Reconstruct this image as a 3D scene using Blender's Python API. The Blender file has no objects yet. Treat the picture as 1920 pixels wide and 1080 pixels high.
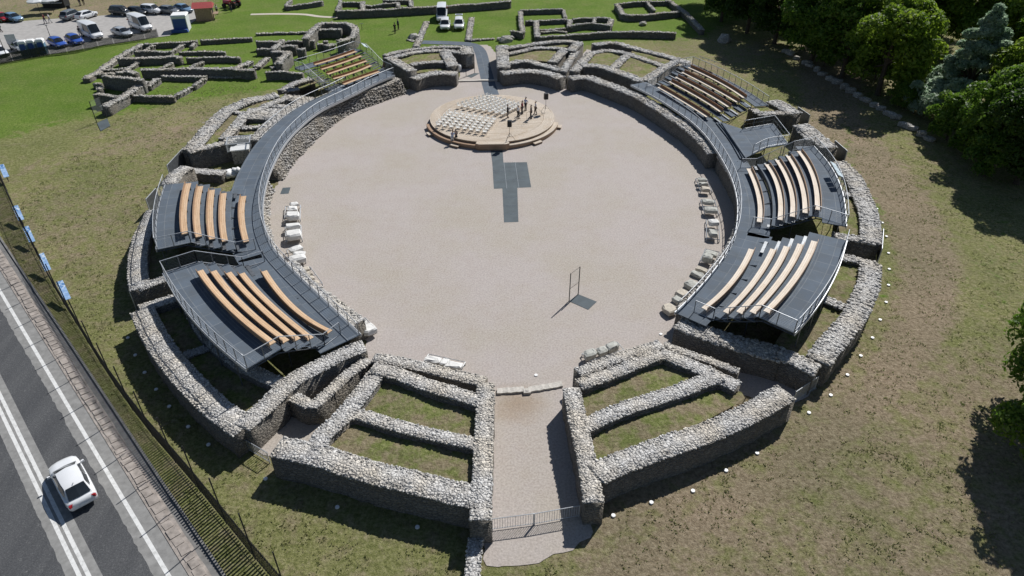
import bpy, math, random
import numpy as np
from mathutils import Vector, Matrix, noise
R = math.radians
random.seed(7); rng = np.random.default_rng(7)
S = bpy.context.scene
COL = S.collection

# ------------------------------------------------------------------ camera, sky, sun, exposure
H, F, TH = 35.0, 1300.0, R(35.5)          # drone height, focal length in photo pixels, pitch below the horizon
cd = bpy.data.cameras.new('camera'); cam = bpy.data.objects.new('camera', cd); COL.objects.link(cam)
cam.location = (0, 0, H); cam.rotation_euler = (R(90) - TH, 0, 0)
cd.sensor_width = 36; cd.lens = 36 * F / 1920; cd.clip_end = 2000; cd.clip_start = .5
S.camera = cam
SUN_DIR = Vector((.400, .572, .716)).normalized()
elev = math.asin(SUN_DIR.z); az = math.atan2(SUN_DIR.x, SUN_DIR.y)
w = bpy.data.worlds.new('World'); S.world = w; w.use_nodes = True
nt = w.node_tree; bg = nt.nodes['Background']
sky = nt.nodes.new('ShaderNodeTexSky'); sky.sky_type = 'NISHITA'; sky.sun_disc = False
sky.sun_elevation = elev; sky.sun_rotation = az; sky.altitude = 600; sky.air_density = 1.0; sky.dust_density = .6
nt.links.new(sky.outputs[0], bg.inputs[0]); bg.inputs[1].default_value = .06
sl = bpy.data.lights.new('sun', 'SUN'); sun = bpy.data.objects.new('sun', sl); COL.objects.link(sun)
sl.energy = 5.0; sl.angle = R(.5); sl.color = (1, .98, .955)
sun.rotation_euler = (-SUN_DIR).to_track_quat('-Z', 'Y').to_euler(); sun.location = (40, 60, 90)
S.view_settings.view_transform = 'Standard'; S.view_settings.look = 'None'
S.view_settings.exposure = 0.0; S.view_settings.gamma = 1; S.view_settings.use_curve_mapping = False

def P(u, v, z=0.0):
    """where the sight line through photo pixel (u, v) meets the level z"""
    x = (u - 960) / F; y = -(v - 540) / F; C, s = math.cos(TH), math.sin(TH)
    dx, dy, dz = x, C + y * s, -s + y * C
    t = (z - H) / dz
    return Vector((dx * t, dy * t, z))
def proj(X, Y, Z):
    C, s = math.cos(TH), math.sin(TH); dz = Z - H
    wv = Y * C - dz * s; yy = Y * s + dz * C
    return 960 + F * X / wv, 540 - F * yy / wv
ARENA_C = P(930, 400)

# ------------------------------------------------------------------ materials
def mat(name, rough=.8, metal=0.0):
    m = bpy.data.materials.new(name); m.use_nodes = True
    b = m.node_tree.nodes['Principled BSDF']; b.inputs['Roughness'].default_value = rough
    b.inputs['Metallic'].default_value = metal
    return m, m.node_tree, b
def N(nt, t, **kw):
    n = nt.nodes.new(t)
    for k, v in kw.items():
        if k.startswith('i_'): n.inputs[k[2:].replace('_', ' ')].default_value = v
        else: setattr(n, k, v)
    return n
def ramp(nt, src, stops):
    r = nt.nodes.new('ShaderNodeValToRGB'); e = r.color_ramp.elements
    while len(e) < len(stops): e.new(.5)
    for i, (p, c) in enumerate(stops): e[i].position = p; e[i].color = (*c, 1)
    nt.links.new(src, r.inputs[0]); return r.outputs[0]
def mixc(nt, fac, a, b, mode='MIX'):
    m = nt.nodes.new('ShaderNodeMix'); m.data_type = 'RGBA'; m.blend_type = mode
    for s, val in ((0, fac), (6, a), (7, b)):
        if hasattr(val, 'node'): nt.links.new(val, m.inputs[s])
        elif s == 0: m.inputs[0].default_value = val
        else: m.inputs[s].default_value = (*val, 1)
    return m.outputs[2]
def pos(nt): return nt.nodes.new('ShaderNodeNewGeometry').outputs['Position']
def noise_(nt, scale, detail=4, rough=.6, vec=None, dist=0.0):
    n = N(nt, 'ShaderNodeTexNoise'); n.inputs['Scale'].default_value = scale; n.inputs['Detail'].default_value = detail
    n.inputs['Roughness'].default_value = rough; n.inputs['Distortion'].default_value = dist
    nt.links.new(vec or pos(nt), n.inputs['Vector']); return n.outputs['Fac']
def bump(nt, b, hgt, strength=.5, dist=.05):
    n = nt.nodes.new('ShaderNodeBump'); n.inputs['Strength'].default_value = strength; n.inputs['Distance'].default_value = dist
    nt.links.new(hgt, n.inputs['Height']); nt.links.new(n.outputs[0], b.inputs['Normal'])
def flat(name, c, rough=.6, metal=0.0, var=.12, scale=3.0):
    m, t, b = mat(name, rough, metal)
    f = noise_(t, scale, 3)
    lo = tuple(x * (1 - var) for x in c); hi = tuple(min(1, x * (1 + var)) for x in c)
    t.links.new(ramp(t, f, [(.3, lo), (.7, hi)]), b.inputs['Base Color']); return m

def stone_mat(name, base, dark, vscale=3.6):
    m, t, b = mat(name, .95)
    mpp = N(t, 'ShaderNodeMapping'); t.links.new(pos(t), mpp.inputs[0]); mpp.inputs['Scale'].default_value = (1, 1, 1.7); cv = mpp.outputs[0]
    v = N(t, 'ShaderNodeTexVoronoi'); v.inputs['Scale'].default_value = vscale; t.links.new(cv, v.inputs['Vector'])
    ve = N(t, 'ShaderNodeTexVoronoi', feature='DISTANCE_TO_EDGE'); ve.inputs['Scale'].default_value = vscale
    t.links.new(cv, ve.inputs['Vector'])
    sep = N(t, 'ShaderNodeSeparateColor'); t.links.new(v.outputs['Color'], sep.inputs[0])
    geo = t.nodes.new('ShaderNodeNewGeometry')
    add = N(t, 'ShaderNodeMath', operation='ADD'); t.links.new(sep.outputs[0], add.inputs[0]); t.links.new(geo.outputs['Random Per Island'], add.inputs[1])
    half = N(t, 'ShaderNodeMath', operation='MULTIPLY'); t.links.new(add.outputs[0], half.inputs[0]); half.inputs[1].default_value = .5
    c = ramp(t, half.outputs[0], [(.08, tuple(x * .5 for x in base)), (.36, tuple(x * .86 for x in base)), (.62, base), (.95, tuple(min(.82, x * 1.38) for x in base))])
    # warm and cold patches along the walls
    c = mixc(t, ramp(t, noise_(t, .35, 5), [(.42, (0, 0, 0)), (.65, (1, 1, 1))]), c, mixc(t, 1.0, c, (1.04, .97, .86), 'MULTIPLY'))
    c = mixc(t, ramp(t, noise_(t, 1.3, 6), [(.5, (0, 0, 0)), (.8, (.7, .7, .7))]), c, mixc(t, 1.0, c, (.72, .71, .68), 'MULTIPLY'))
    joint = ramp(t, ve.outputs['Distance'], [(0, (1, 1, 1)), (.09, (0, 0, 0))])
    c = mixc(t, joint, c, dark)
    t.links.new(c, b.inputs['Base Color'])
    hh = N(t, 'ShaderNodeMath', operation='ADD'); t.links.new(ramp(t, ve.outputs['Distance'], [(0, (0, 0, 0)), (.25, (1, 1, 1))]), hh.inputs[0])
    t.links.new(noise_(t, 9, 4), hh.inputs[1]); bump(t, b, hh.outputs[0], .8, .07); return m
M = {}
M['stone'] = stone_mat('pale_rubble_stone', (.6, .585, .56), (.2, .19, .175), 4.6)
M['masonry'] = stone_mat('coursed_grey_masonry', (.215, .2, .178), (.07, .066, .06), 3.4)  # grey face stone, darkened further for the shade on the wall sides
M['masonry_old'] = stone_mat('dark_ruin_masonry', (.19, .18, .16), (.06, .057, .05), 3.0)  # ruin faces kept darker than the tops, their shade put into the colour
M['stone_old'] = stone_mat('grey_rubble_stone', (.48, .465, .43), (.13, .125, .115), 3.0)
M['greystone_r'] = stone_mat('grey_slope_rubble', (.5, .48, .45), (.16, .15, .14), 3.4)
M['slab'] = flat('pale_stone_slab', (.5, .47, .42), .9, 0, .2, 6)
M['marble'] = flat('white_marble', (.68, .67, .64), .7, 0, .12, 4)
M['limestone'] = flat('tan_limestone', (.5, .45, .37), .85, 0, .2, 5)
M['greystone'] = flat('grey_limestone', (.42, .42, .38), .85, 0, .25, 5)

def grass_mat(name, attr=True):
    m, t, b = mat(name, 1.0)
    b.inputs['Specular IOR Level'].default_value = .1
    fine = noise_(t, 3.4, 7, .82); mid = noise_(t, .8, 5, .65); big = noise_(t, .12, 4, .6)
    olive = ramp(t, fine, [(.3, (.075, .092, .026)), (.48, (.215, .216, .082)), (.7, (.42, .385, .21))])
    dry = ramp(t, fine, [(.3, (.105, .08, .05)), (.48, (.285, .222, .15)), (.7, (.49, .395, .29))])
    lush = ramp(t, fine, [(.3, (.06, .11, .014)), (.5, (.135, .215, .032)), (.72, (.25, .31, .08))])
    if attr:
        a = N(t, 'ShaderNodeAttribute', attribute_name='cover'); sep = N(t, 'ShaderNodeSeparateColor'); t.links.new(a.outputs['Color'], sep.inputs[0])
        def mask(src, lo, hi):
            ad = N(t, 'ShaderNodeMath', operation='ADD'); t.links.new(src, ad.inputs[0])
            mm = N(t, 'ShaderNodeMath', operation='MULTIPLY_ADD'); t.links.new(mid, mm.inputs[0]); mm.inputs[1].default_value = 1.7; mm.inputs[2].default_value = -.85
            t.links.new(mm.outputs[0], ad.inputs[1])
            return ramp(t, ad.outputs[0], [(lo, (0, 0, 0)), (hi, (1, 1, 1))])
        c = mixc(t, mask(sep.outputs[0], .25, .72), olive, dry)
        lush = mixc(t, ramp(t, noise_(t, .22, 6, .7), [(.42, (0, 0, 0)), (.66, (.75, .75, .75))]), lush, mixc(t, .45, olive, lush))
        c = mixc(t, mask(sep.outputs[1], .3, .6), c, lush)
        c = mixc(t, mask(sep.outputs[2], .4, .6), c, ramp(t, fine, [(.3, (.3, .26, .21)), (.7, (.44, .4, .34))]))
    else:
        f = ramp(t, mid, [(.4, (0, 0, 0)), (.58, (1, 1, 1))])
        c = mixc(t, f, mixc(t, .25, olive, lush), mixc(t, .15, dry, olive))
    c = mixc(t, ramp(t, big, [(.35, (0, 0, 0)), (.7, (1, 1, 1))]), mixc(t, 1.0, c, (.76, .82, .76), 'MULTIPLY'), c)
    t.links.new(c, b.inputs['Base Color']); bump(t, b, noise_(t, 5.5, 6, .8), 1.0, .16); return m
M['ground'] = grass_mat('meadow_grass'); M['grass'] = grass_mat('dry_turf', False)

def gravel():
    m, t, b = mat('gravel', .95)
    fine = noise_(t, 7, 6, .8); big = noise_(t, .11, 5, .6); mid = noise_(t, .7, 5, .7)
    c = ramp(t, fine, [(.28, (.25, .222, .203)), (.5, (.415, .37, .342)), (.72, (.57, .515, .48))])
    c = mixc(t, ramp(t, big, [(.4, (0, 0, 0)), (.62, (1, 1, 1))]), c, mixc(t, 1.0, c, (.95, .95, .88), 'MULTIPLY'))
    c = mixc(t, ramp(t, mid, [(.45, (0, 0, 0)), (.75, (.5, .5, .5))]), c, mixc(t, 1.0, c, (.9, .86, .82), 'MULTIPLY'))
    c = mixc(t, ramp(t, noise_(t, 2.4, 8, .85), [(.66, (0, 0, 0)), (.72, (.55, .55, .55))]), c, (.2, .17, .14))
    sp = N(t, 'ShaderNodeVectorMath', operation='DISTANCE'); t.links.new(pos(t), sp.inputs[0]); sp.inputs[1].default_value = P(968, 757)
    ds = N(t, 'ShaderNodeMath', operation='MULTIPLY_ADD'); t.links.new(mid, ds.inputs[0]); ds.inputs[1].default_value = 3.0; t.links.new(sp.outputs['Value'], ds.inputs[2])
    st = N(t, 'ShaderNodeMapRange'); t.links.new(ds.outputs[0], st.inputs[0]); st.inputs[1].default_value = 1.6; st.inputs[2].default_value = 3.9; st.inputs[3].default_value = .75; st.inputs[4].default_value = 0
    c = mixc(t, st.outputs[0], c, mixc(t, 1.0, c, (.72, .58, .43), 'MULTIPLY'))
    t.links.new(c, b.inputs['Base Color']); bump(t, b, noise_(t, 16, 5, .8), .6, .04); return m
M['gravel'] = gravel()
def asphalt():
    m, t, b = mat('asphalt', .85)
    p = pos(t); mp = N(t, 'ShaderNodeMapping'); t.links.new(p, mp.inputs[0]); mp.inputs['Rotation'].default_value = (0, 0, ROAD_ANG); mp.inputs['Scale'].default_value = (1, .06, 1)
    c = ramp(t, noise_(t, 12, 5, .8), [(.28, (.038, .04, .043)), (.52, (.078, .08, .083)), (.75, (.19, .19, .188))])
    st = noise_(t, .9, 4, .55, mp.outputs[0])
    c = mixc(t, ramp(t, st, [(.35, (0, 0, 0)), (.65, (1, 1, 1))]), mixc(t, 1.0, c, (.72, .73, .75), 'MULTIPLY'), c)
    c = mixc(t, ramp(t, noise_(t, 2.6, 8, .8), [(.6, (0, 0, 0)), (.68, (.6, .6, .6))]), c, (.26, .26, .25))
    t.links.new(c, b.inputs['Base Color']); bump(t, b, noise_(t, 25, 3), .3, .01); return m
RA, RB = P(157, 810), P(317, 1080)           # the road's white edge line
ROAD_D = (RB - RA).normalized(); ROAD_ANG = math.atan2(-ROAD_D.x, ROAD_D.y) * -1
M['asphalt'] = asphalt()
M['shoulder'] = flat('worn_asphalt_shoulder', (.235, .232, .222), .9, 0, .2, 2)
def paint():
    m, t, b = mat('worn_road_paint', .7)
    f = noise_(t, 3.2, 8, .75)
    t.links.new(ramp(t, f, [(.3, (.42, .42, .4)), (.5, (.66, .66, .64)), (.8, (.74, .74, .72))]), b.inputs['Base Color']); return m
M['paint'] = paint()
M['kerb'] = flat('pink_kerb_blocks', (.3, .265, .235), .95, 0, .35, 2.2)
M['concrete'] = flat('concrete', (.17, .166, .158), .9, 0, .25, 2)  # concrete darkened to take in the shadows along the kerb
M['parking'] = flat('pale_parking_gravel', (.36, .345, .325), .95, 0, .14, 1.2)
def deckmat():
    m, t, b = mat('dark_grating_deck', .85, .0); b.inputs['Specular IOR Level'].default_value = .2
    uv = N(t, 'ShaderNodeUVMap')
    br = N(t, 'ShaderNodeTexBrick', offset=0.0); br.inputs['Scale'].default_value = 1; br.inputs['Mortar Size'].default_value = .03
    br.inputs['Brick Width'].default_value = 1.5; br.inputs['Row Height'].default_value = 1.05
    br.inputs['Color1'].default_value = (.12, .148, .182, 1); br.inputs['Color2'].default_value = (.094, .117, .147, 1); br.inputs['Mortar'].default_value = (.18, .2, .22, 1)
    t.links.new(uv.outputs[0], br.inputs['Vector'])
    c = mixc(t, ramp(t, noise_(t, .8, 5), [(.4, (0, 0, 0)), (.7, (.8, .8, .8))]), br.outputs['Color'], (.1, .115, .13))
    t.links.new(c, b.inputs['Base Color'])
    wv = N(t, 'ShaderNodeTexWave'); wv.inputs['Scale'].default_value = 12; t.links.new(uv.outputs[0], wv.inputs['Vector']); bump(t, b, wv.outputs['Fac'], .25, .01); return m
M['deck'] = deckmat()
M['plate'] = flat('dark_floor_plate', (.07, .09, .1), .8, .0, .2, .9)
M['steel'] = flat('galvanised_steel', (.5, .52, .54), .45, .35, .15, 5)
M['steel_dark'] = flat('dark_grey_steel', (.17, .18, .19), .5, .6, .2, 3)  # darker grey steel of posts, legs and frames
M['iron'] = flat('dark_iron', (.03, .03, .032), .6, .4, .2, 3)
def wood(name, a, bcol, scale=1.0):
    m, t, b = mat(name, .65)
    uv = N(t, 'ShaderNodeUVMap'); mp = N(t, 'ShaderNodeMapping'); t.links.new(uv.outputs[0], mp.inputs[0]); mp.inputs['Scale'].default_value = (.5 * scale, 14 * scale, 1)
    g = noise_(t, 1.5, 6, .65, mp.outputs[0])
    br = N(t, 'ShaderNodeTexBrick', offset=.4); br.inputs['Scale'].default_value = 1; br.inputs['Brick Width'].default_value = 2.2; br.inputs['Row Height'].default_value = .15; br.inputs['Mortar Size'].default_value = .008
    br.inputs['Color1'].default_value = (1, 1, 1, 1); br.inputs['Color2'].default_value = (.78, .74, .68, 1); br.inputs['Mortar'].default_value = (.42, .36, .3, 1)
    t.links.new(uv.outputs[0], br.inputs['Vector'])
    c = mixc(t, 1.0, ramp(t, g, [(.3, a), (.7, bcol)]), br.outputs['Color'], 'MULTIPLY')
    c = mixc(t, ramp(t, noise_(t, .9, 4), [(.5, (0, 0, 0)), (.75, (.6, .6, .6))]), c, mixc(t, 1.0, c, (.86, .76, .62), 'MULTIPLY'))
    t.links.new(c, b.inputs['Base Color']); bump(t, b, g, .2, .01); return m
M['wood'] = wood('fresh_pine_planks', (.52, .35, .21), (.72, .54, .37))
M['wood_warm'] = wood('oiled_pine_planks', (.6, .4, .24), (.76, .57, .38))
M['wood_pale'] = wood('bleached_pine_planks', (.62, .53, .43), (.76, .67, .56))
M['wood_back'] = wood('brown_shaded_board', (.26, .125, .06), (.36, .19, .1))  # brown board tone with the shade of the backrest's near face darkened in
M['stagewood'] = wood('weathered_stage_boards', (.46, .39, .31), (.68, .6, .5), .8)
M['white'] = flat('white_plastic', (.8, .8, .78), .5, 0, .04)
M['black'] = flat('black_plastic', (.016, .016, .017), .5, 0, .2)
M['tyre'] = flat('rubber_tyre', (.018, .018, .018), .85, 0, .2)
M['rim'] = flat('alloy_rim', (.45, .45, .46), .35, .8, .1)
def glassmat():
    m, t, b = mat('tinted_car_glass', .08)
    t.links.new(ramp(t, noise_(t, .6, 2), [(.3, (.012, .016, .02)), (.7, (.022, .028, .034))]), b.inputs['Base Color']); b.inputs['Specular IOR Level'].default_value = .6; return m
M['glass'] = glassmat()
def clear():
    m, t, b = mat('clear_glass', .05)
    f = noise_(t, 2, 2)
    t.links.new(ramp(t, f, [(.3, (.75, .8, .8)), (.7, (.85, .88, .88))]), b.inputs['Base Color'])
    tr = N(t, 'ShaderNodeBsdfTransparent'); mx = N(t, 'ShaderNodeMixShader'); mx.inputs[0].default_value = .12
    t.links.new(tr.outputs[0], mx.inputs[1]); t.links.new(b.outputs[0], mx.inputs[2])
    t.links.new(mx.outputs[0], t.nodes['Material Output'].inputs[0]); return m
M['clear'] = clear()
PAINTS = dict(white=(.78, .79, .8), silver=(.4, .43, .46), grey=(.16, .175, .19), black=(.022, .024, .027), red=(.4, .02, .03), blue=(.035, .1, .42), steelblue=(.16, .27, .4), cream=(.6, .58, .52))
def carpaint(k):
    if 'paint_' + k not in M:
        m, t, b = mat('car_paint_' + k, .3)
        c = PAINTS[k]; t.links.new(ramp(t, noise_(t, 1.2, 3), [(.3, tuple(x * .93 for x in c)), (.7, c)]), b.inputs['Base Color'])
        b.inputs['Coat Weight'].default_value = .6; b.inputs['Coat Roughness'].default_value = .06
        M['paint_' + k] = m
    return M['paint_' + k]
M['redlamp'] = flat('red_lamp_lens', (.35, .015, .02), .25)
M['headlamp'] = flat('clear_lamp_lens', (.7, .72, .72), .15)
M['roofred'] = flat('red_roof_sheet', (.36, .06, .055), .6, 0, .15)
M['brownwood'] = flat('brown_timber_wall', (.3, .21, .14), .8, 0, .25, 4)
M['bluefab'] = flat('deep_blue_panel', (.03, .08, .28), .6, 0, .1)
M['toilet'] = flat('blue_grey_plastic_wall', (.12, .22, .3), .5, 0, .12)
M['canvas'] = flat('grey_white_canvas', (.6, .62, .62), .8, 0, .08)
M['tarp'] = flat('white_tarpaulin', (.76, .76, .74), .6, 0, .08)
M['redplastic'] = flat('faded_red_plastic', (.5, .13, .1), .6, 0, .15)
def boardmat():
    m, t, b = mat('printed_info_panel', .4)
    tc = N(t, 'ShaderNodeTexCoord'); 
    uv = N(t, 'ShaderNodeUVMap'); sp = N(t, 'ShaderNodeSeparateXYZ'); t.links.new(uv.outputs[0], sp.inputs[0])
    f = noise_(t, 4.0, 4, .6)
    c = ramp(t, f, [(.38, (.06, .17, .4)), (.5, (.2, .36, .6)), (.6, (.62, .7, .78))])
    c = mixc(t, ramp(t, sp.outputs[1], [(.58, (0, 0, 0)), (.62, (1, 1, 1))]), mixc(t, .7, c, (.3, .46, .7)), c)
    t.links.new(c, b.inputs['Base Color']); return m
M['board'] = boardmat()
M['palepanel'] = flat('pale_printed_panel', (.6, .7, .74), .3, 0, .15, 6)
M['chair'] = flat('cream_white_plastic', (.78, .77, .73), .5, 0, .05)
SKIN = flat('skin', (.45, .28, .2), .6, 0, .05); HAIR = flat('dark_hair', (.03, .022, .018), .7, 0, .2)
CLOTH = {}
def cloth(name, c):
    if name not in CLOTH: CLOTH[name] = flat(name + '_cloth', c, .85, 0, .12, 8)
    return CLOTH[name]
def leafmat(name, a, bcol, c3):
    m, t, b = mat(name, .55)
    geo = t.nodes.new('ShaderNodeNewGeometry'); oi = N(t, 'ShaderNodeObjectInfo')
    ad = N(t, 'ShaderNodeMath', operation='MULTIPLY_ADD'); t.links.new(geo.outputs['Random Per Island'], ad.inputs[0]); ad.inputs[1].default_value = .7
    mu = N(t, 'ShaderNodeMath', operation='MULTIPLY'); t.links.new(oi.outputs['Random'], mu.inputs[0]); mu.inputs[1].default_value = .3; t.links.new(mu.outputs[0], ad.inputs[2])
    c = ramp(t, ad.outputs[0], [(0, a), (.5, bcol), (1, c3)])
    c = mixc(t, ramp(t, noise_(t, .35, 4), [(.35, (0, 0, 0)), (.7, (1, 1, 1))]), mixc(t, 1.0, c, (.72, .84, .75), 'MULTIPLY'), c)
    t.links.new(c, b.inputs['Base Color'])
    tl = N(t, 'ShaderNodeBsdfTranslucent'); t.links.new(c, tl.inputs[0]); mx = N(t, 'ShaderNodeMixShader'); mx.inputs[0].default_value = .6
    t.links.new(b.outputs[0], mx.inputs[1]); t.links.new(tl.outputs[0], mx.inputs[2]); t.links.new(mx.outputs[0], t.nodes['Material Output'].inputs[0]); return m
M['leaf'] = leafmat('green_leaves', (.065, .135, .014), (.15, .26, .028), (.29, .38, .07))
M['leaf_bright'] = leafmat('yellow_green_leaves', (.12, .19, .014), (.24, .34, .03), (.38, .46, .08))
M['leaf_dark'] = leafmat('dark_green_leaves', (.03, .065, .008), (.06, .12, .013), (.11, .185, .025))
M['leaf_silver'] = leafmat('silver_leaves', (.24, .33, .2), (.44, .52, .39), (.64, .7, .58))
M['bark'] = flat('bark', (.075, .058, .042), .95, 0, .3, 3)

# ------------------------------------------------------------------ mesh helpers
class MB:
    def __init__(s): s.v = []; s.f = []; s.m = []; s.uv = []; s.n = 0; s.mats = []; s.hasuv = False
    def mi(s, m):
        if m not in s.mats: s.mats.append(m)
        return s.mats.index(m)
    def add(s, verts, faces, m, uvs=None):
        k = s.mi(m); off = s.n
        s.v.extend([tuple(q) for q in verts]); s.n += len(verts)
        for i, f in enumerate(faces):
            s.f.append(tuple(a + off for a in f)); s.m.append(k)
            if uvs is not None: s.uv.extend(uvs[i]); s.hasuv = True
            else: s.uv.extend([(0, 0)] * len(f))
    def box(s, c, size, m, rot=0.0, tilt=None, taper=1.0):
        x, y, z = size[0] / 2, size[1] / 2, size[2] / 2
        vs = [Vector((a * x * (taper if d > 0 else 1), b * y * (taper if d > 0 else 1), d * z)) for d in (-1, 1) for a, b in ((-1, -1), (1, -1), (1, 1), (-1, 1))]
        Mx = Matrix.Rotation(rot, 3, 'Z')
        if tilt: Mx = Mx @ Matrix.Rotation(tilt, 3, 'X')
        vs = [Mx @ q + Vector(c) for q in vs]
        fs = [(3, 2, 1, 0), (4, 5, 6, 7), (0, 1, 5, 4), (1, 2, 6, 5), (2, 3, 7, 6), (3, 0, 4, 7)]
        sz = [(size[0], size[1])] * 2 + [(size[0], size[2]), (size[1], size[2])] * 2
        s.add(vs, fs, m, [[(0, 0), (a, 0), (a, b), (0, b)] for a, b in sz])
    def tube(s, pts, r, m, seg=6, r2=None, cap=True):
        pts = [Vector(p) for p in pts]; n = len(pts); rings = []
        for i, p in enumerate(pts):
            d = (pts[min(i + 1, n - 1)] - pts[max(i - 1, 0)]).normalized()
            a = d.orthogonal().normalized() if abs(d.z) > .99 else Vector((0, 0, 1)).cross(d).normalized()
            b = d.cross(a); rr = r if r2 is None else r + (r2 - r) * i / (n - 1)
            rings.append([p + a * (rr * math.cos(t * 2 * math.pi / seg)) + b * (rr * math.sin(t * 2 * math.pi / seg)) for t in range(seg)])
        fs = []
        for i in range(n - 1):
            for t in range(seg):
                u = (t + 1) % seg; fs.append((i * seg + t, i * seg + u, (i + 1) * seg + u, (i + 1) * seg + t))
        if cap: fs.append(tuple(range(seg - 1, -1, -1))); fs.append(tuple((n - 1) * seg + t for t in range(seg)))
        s.add([q for g in rings for q in g], fs, m)
    def strip(s, A, B, z, th, m, v0=0.0):
        """a slab between two plan curves with the same number of points"""
        n = len(A); L = [0.0]
        for i in range(1, n): L.append(L[-1] + (A[i].xy - A[i - 1].xy).length)
        zz = z if isinstance(z, (list, tuple)) else [z] * n
        vs = []
        for i in range(n):
            vs += [(A[i].x, A[i].y, zz[i]), (B[i].x, B[i].y, zz[i]), (B[i].x, B[i].y, zz[i] - th), (A[i].x, A[i].y, zz[i] - th)]
        fs = []; uv = []
        wdt = (A[0].xy - B[0].xy).length
        for i in range(n - 1):
            a = 4 * i; b = a + 4
            fs += [(a, a + 1, b + 1, b), (a + 1, a + 2, b + 2, b + 1), (a + 2, a + 3, b + 3, b + 2), (a + 3, a, b, b + 3)]
            q = [(L[i], v0), (L[i], v0 + wdt), (L[i + 1], v0 + wdt), (L[i + 1], v0)]
            e = [(L[i], v0), (L[i], v0 + th), (L[i + 1], v0 + th), (L[i + 1], v0)]
            uv += [q, e, q, e]
        fs += [(3, 2, 1, 0), (4 * n - 4, 4 * n - 3, 4 * n - 2, 4 * n - 1)]; uv += [[(0, 0), (0, .1), (.1, .1), (.1, 0)]] * 2
        # upward winding whichever side A lies on
        s.add(vs, fs, m, uv)
    def poly(s, pts, m, uvscale=1.0):
        s.add(pts, [tuple(range(len(pts)))], m, [[(p[0] * uvscale, p[1] * uvscale) for p in pts]])
    def build(s, name, parent=None, smooth=False, loc=None):
        me = bpy.data.meshes.new(name); me.from_pydata(s.v, [], s.f)
        for m in s.mats: me.materials.append(m)
        me.polygons.foreach_set('material_index', np.array(s.m, dtype=np.int32))
        if s.hasuv:
            l = me.uv_layers.new(name='UVMap'); l.data.foreach_set('uv', np.array(s.uv, dtype=np.float32).ravel())
        if smooth: me.polygons.foreach_set('use_smooth', np.ones(len(s.f), dtype=bool))
        import bmesh
        if len(s.f) < 60000:
            bm = bmesh.new(); bm.from_mesh(me); bmesh.ops.recalc_face_normals(bm, faces=bm.faces); bm.to_mesh(me); bm.free()
        me.update()
        return link(name, me, parent)
def link(name, me, parent=None):
    o = bpy.data.objects.new(name, me); COL.objects.link(o)
    if parent is not None:
        o.parent = parent
        o.matrix_parent_inverse = parent.matrix_basis.inverted()
    return o
def tag(o, label=None, cat=None, group=None, kind=None):
    if label: o['label'] = label
    if cat: o['category'] = cat
    if group: o['group'] = group
    if kind: o['kind'] = kind
    return o
def thing(name, label, cat, loc=(0, 0, 0), group=None, rz=0.0):
    o = bpy.data.objects.new(name, None); COL.objects.link(o); o.empty_display_size = .3
    o.location = loc; o.rotation_euler = (0, 0, rz)
    return tag(o, label, cat, group)
def struct(o): o['kind'] = 'structure'; return o
def kids(o): return [c for c in bpy.data.objects if c.parent == o]
def copy_tree(o, loc, rz, label=None, group=None):
    r = o.copy(); COL.objects.link(r); r.location = loc; r.rotation_euler = (0, 0, rz)
    if label: r['label'] = label
    if group: r['group'] = group
    for ch in o.children:
        c = ch.copy(); COL.objects.link(c); c.parent = r
        for g in ch.children:
            d = g.copy(); COL.objects.link(d); d.parent = c
    return r

def smooth_line(pts, step=.5):
    """Catmull-Rom through the points, resampled"""
    pts = [Vector(p) for p in pts]
    if len(pts) == 2: raw = [pts[0].lerp(pts[1], i / 20) for i in range(21)]
    else:
        q = [pts[0] * 2 - pts[1]] + pts + [pts[-1] * 2 - pts[-2]]; raw = []
        for i in range(1, len(q) - 2):
            for k in range(12):
                t = k / 12; a, b, c, d = q[i - 1], q[i], q[i + 1], q[i + 2]
                raw.append(.5 * ((2 * b) + (c - a) * t + (2 * a - 5 * b + 4 * c - d) * t * t + (3 * b - a - 3 * c + d) * t ** 3))
        raw.append(pts[-1])
    L = [0]
    for i in range(1, len(raw)): L.append(L[-1] + (raw[i] - raw[i - 1]).length)
    n = max(2, int(round(L[-1] / step)) + 1); out = []; j = 0
    for i in range(n):
        s = L[-1] * i / (n - 1)
        while j < len(L) - 2 and L[j + 1] < s: j += 1
        t = (s - L[j]) / max(1e-6, L[j + 1] - L[j]); out.append(raw[j].lerp(raw[j + 1], min(1, t)))
    return out
def normals(line, out_from=None):
    ns = []
    for i in range(len(line)):
        d = line[min(i + 1, len(line) - 1)] - line[max(i - 1, 0)]; n = Vector((-d.y, d.x, 0)).normalized()
        ns.append(n)
    if out_from is not None:
        mid = len(line) // 2
        if ns[mid].dot(line[mid] - out_from) < 0: ns = [-n for n in ns]
    return ns
def offset(line, d, out_from=None):
    return [p + n * d for p, n in zip(line, normals(line, out_from))]
def extend(line, a, b):
    line = list(line)
    if a: line = [line[0] + (line[0] - line[1]).normalized() * a] + line
    if b: line = line + [line[-1] + (line[-1] - line[-2]).normalized() * b]
    return line

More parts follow.
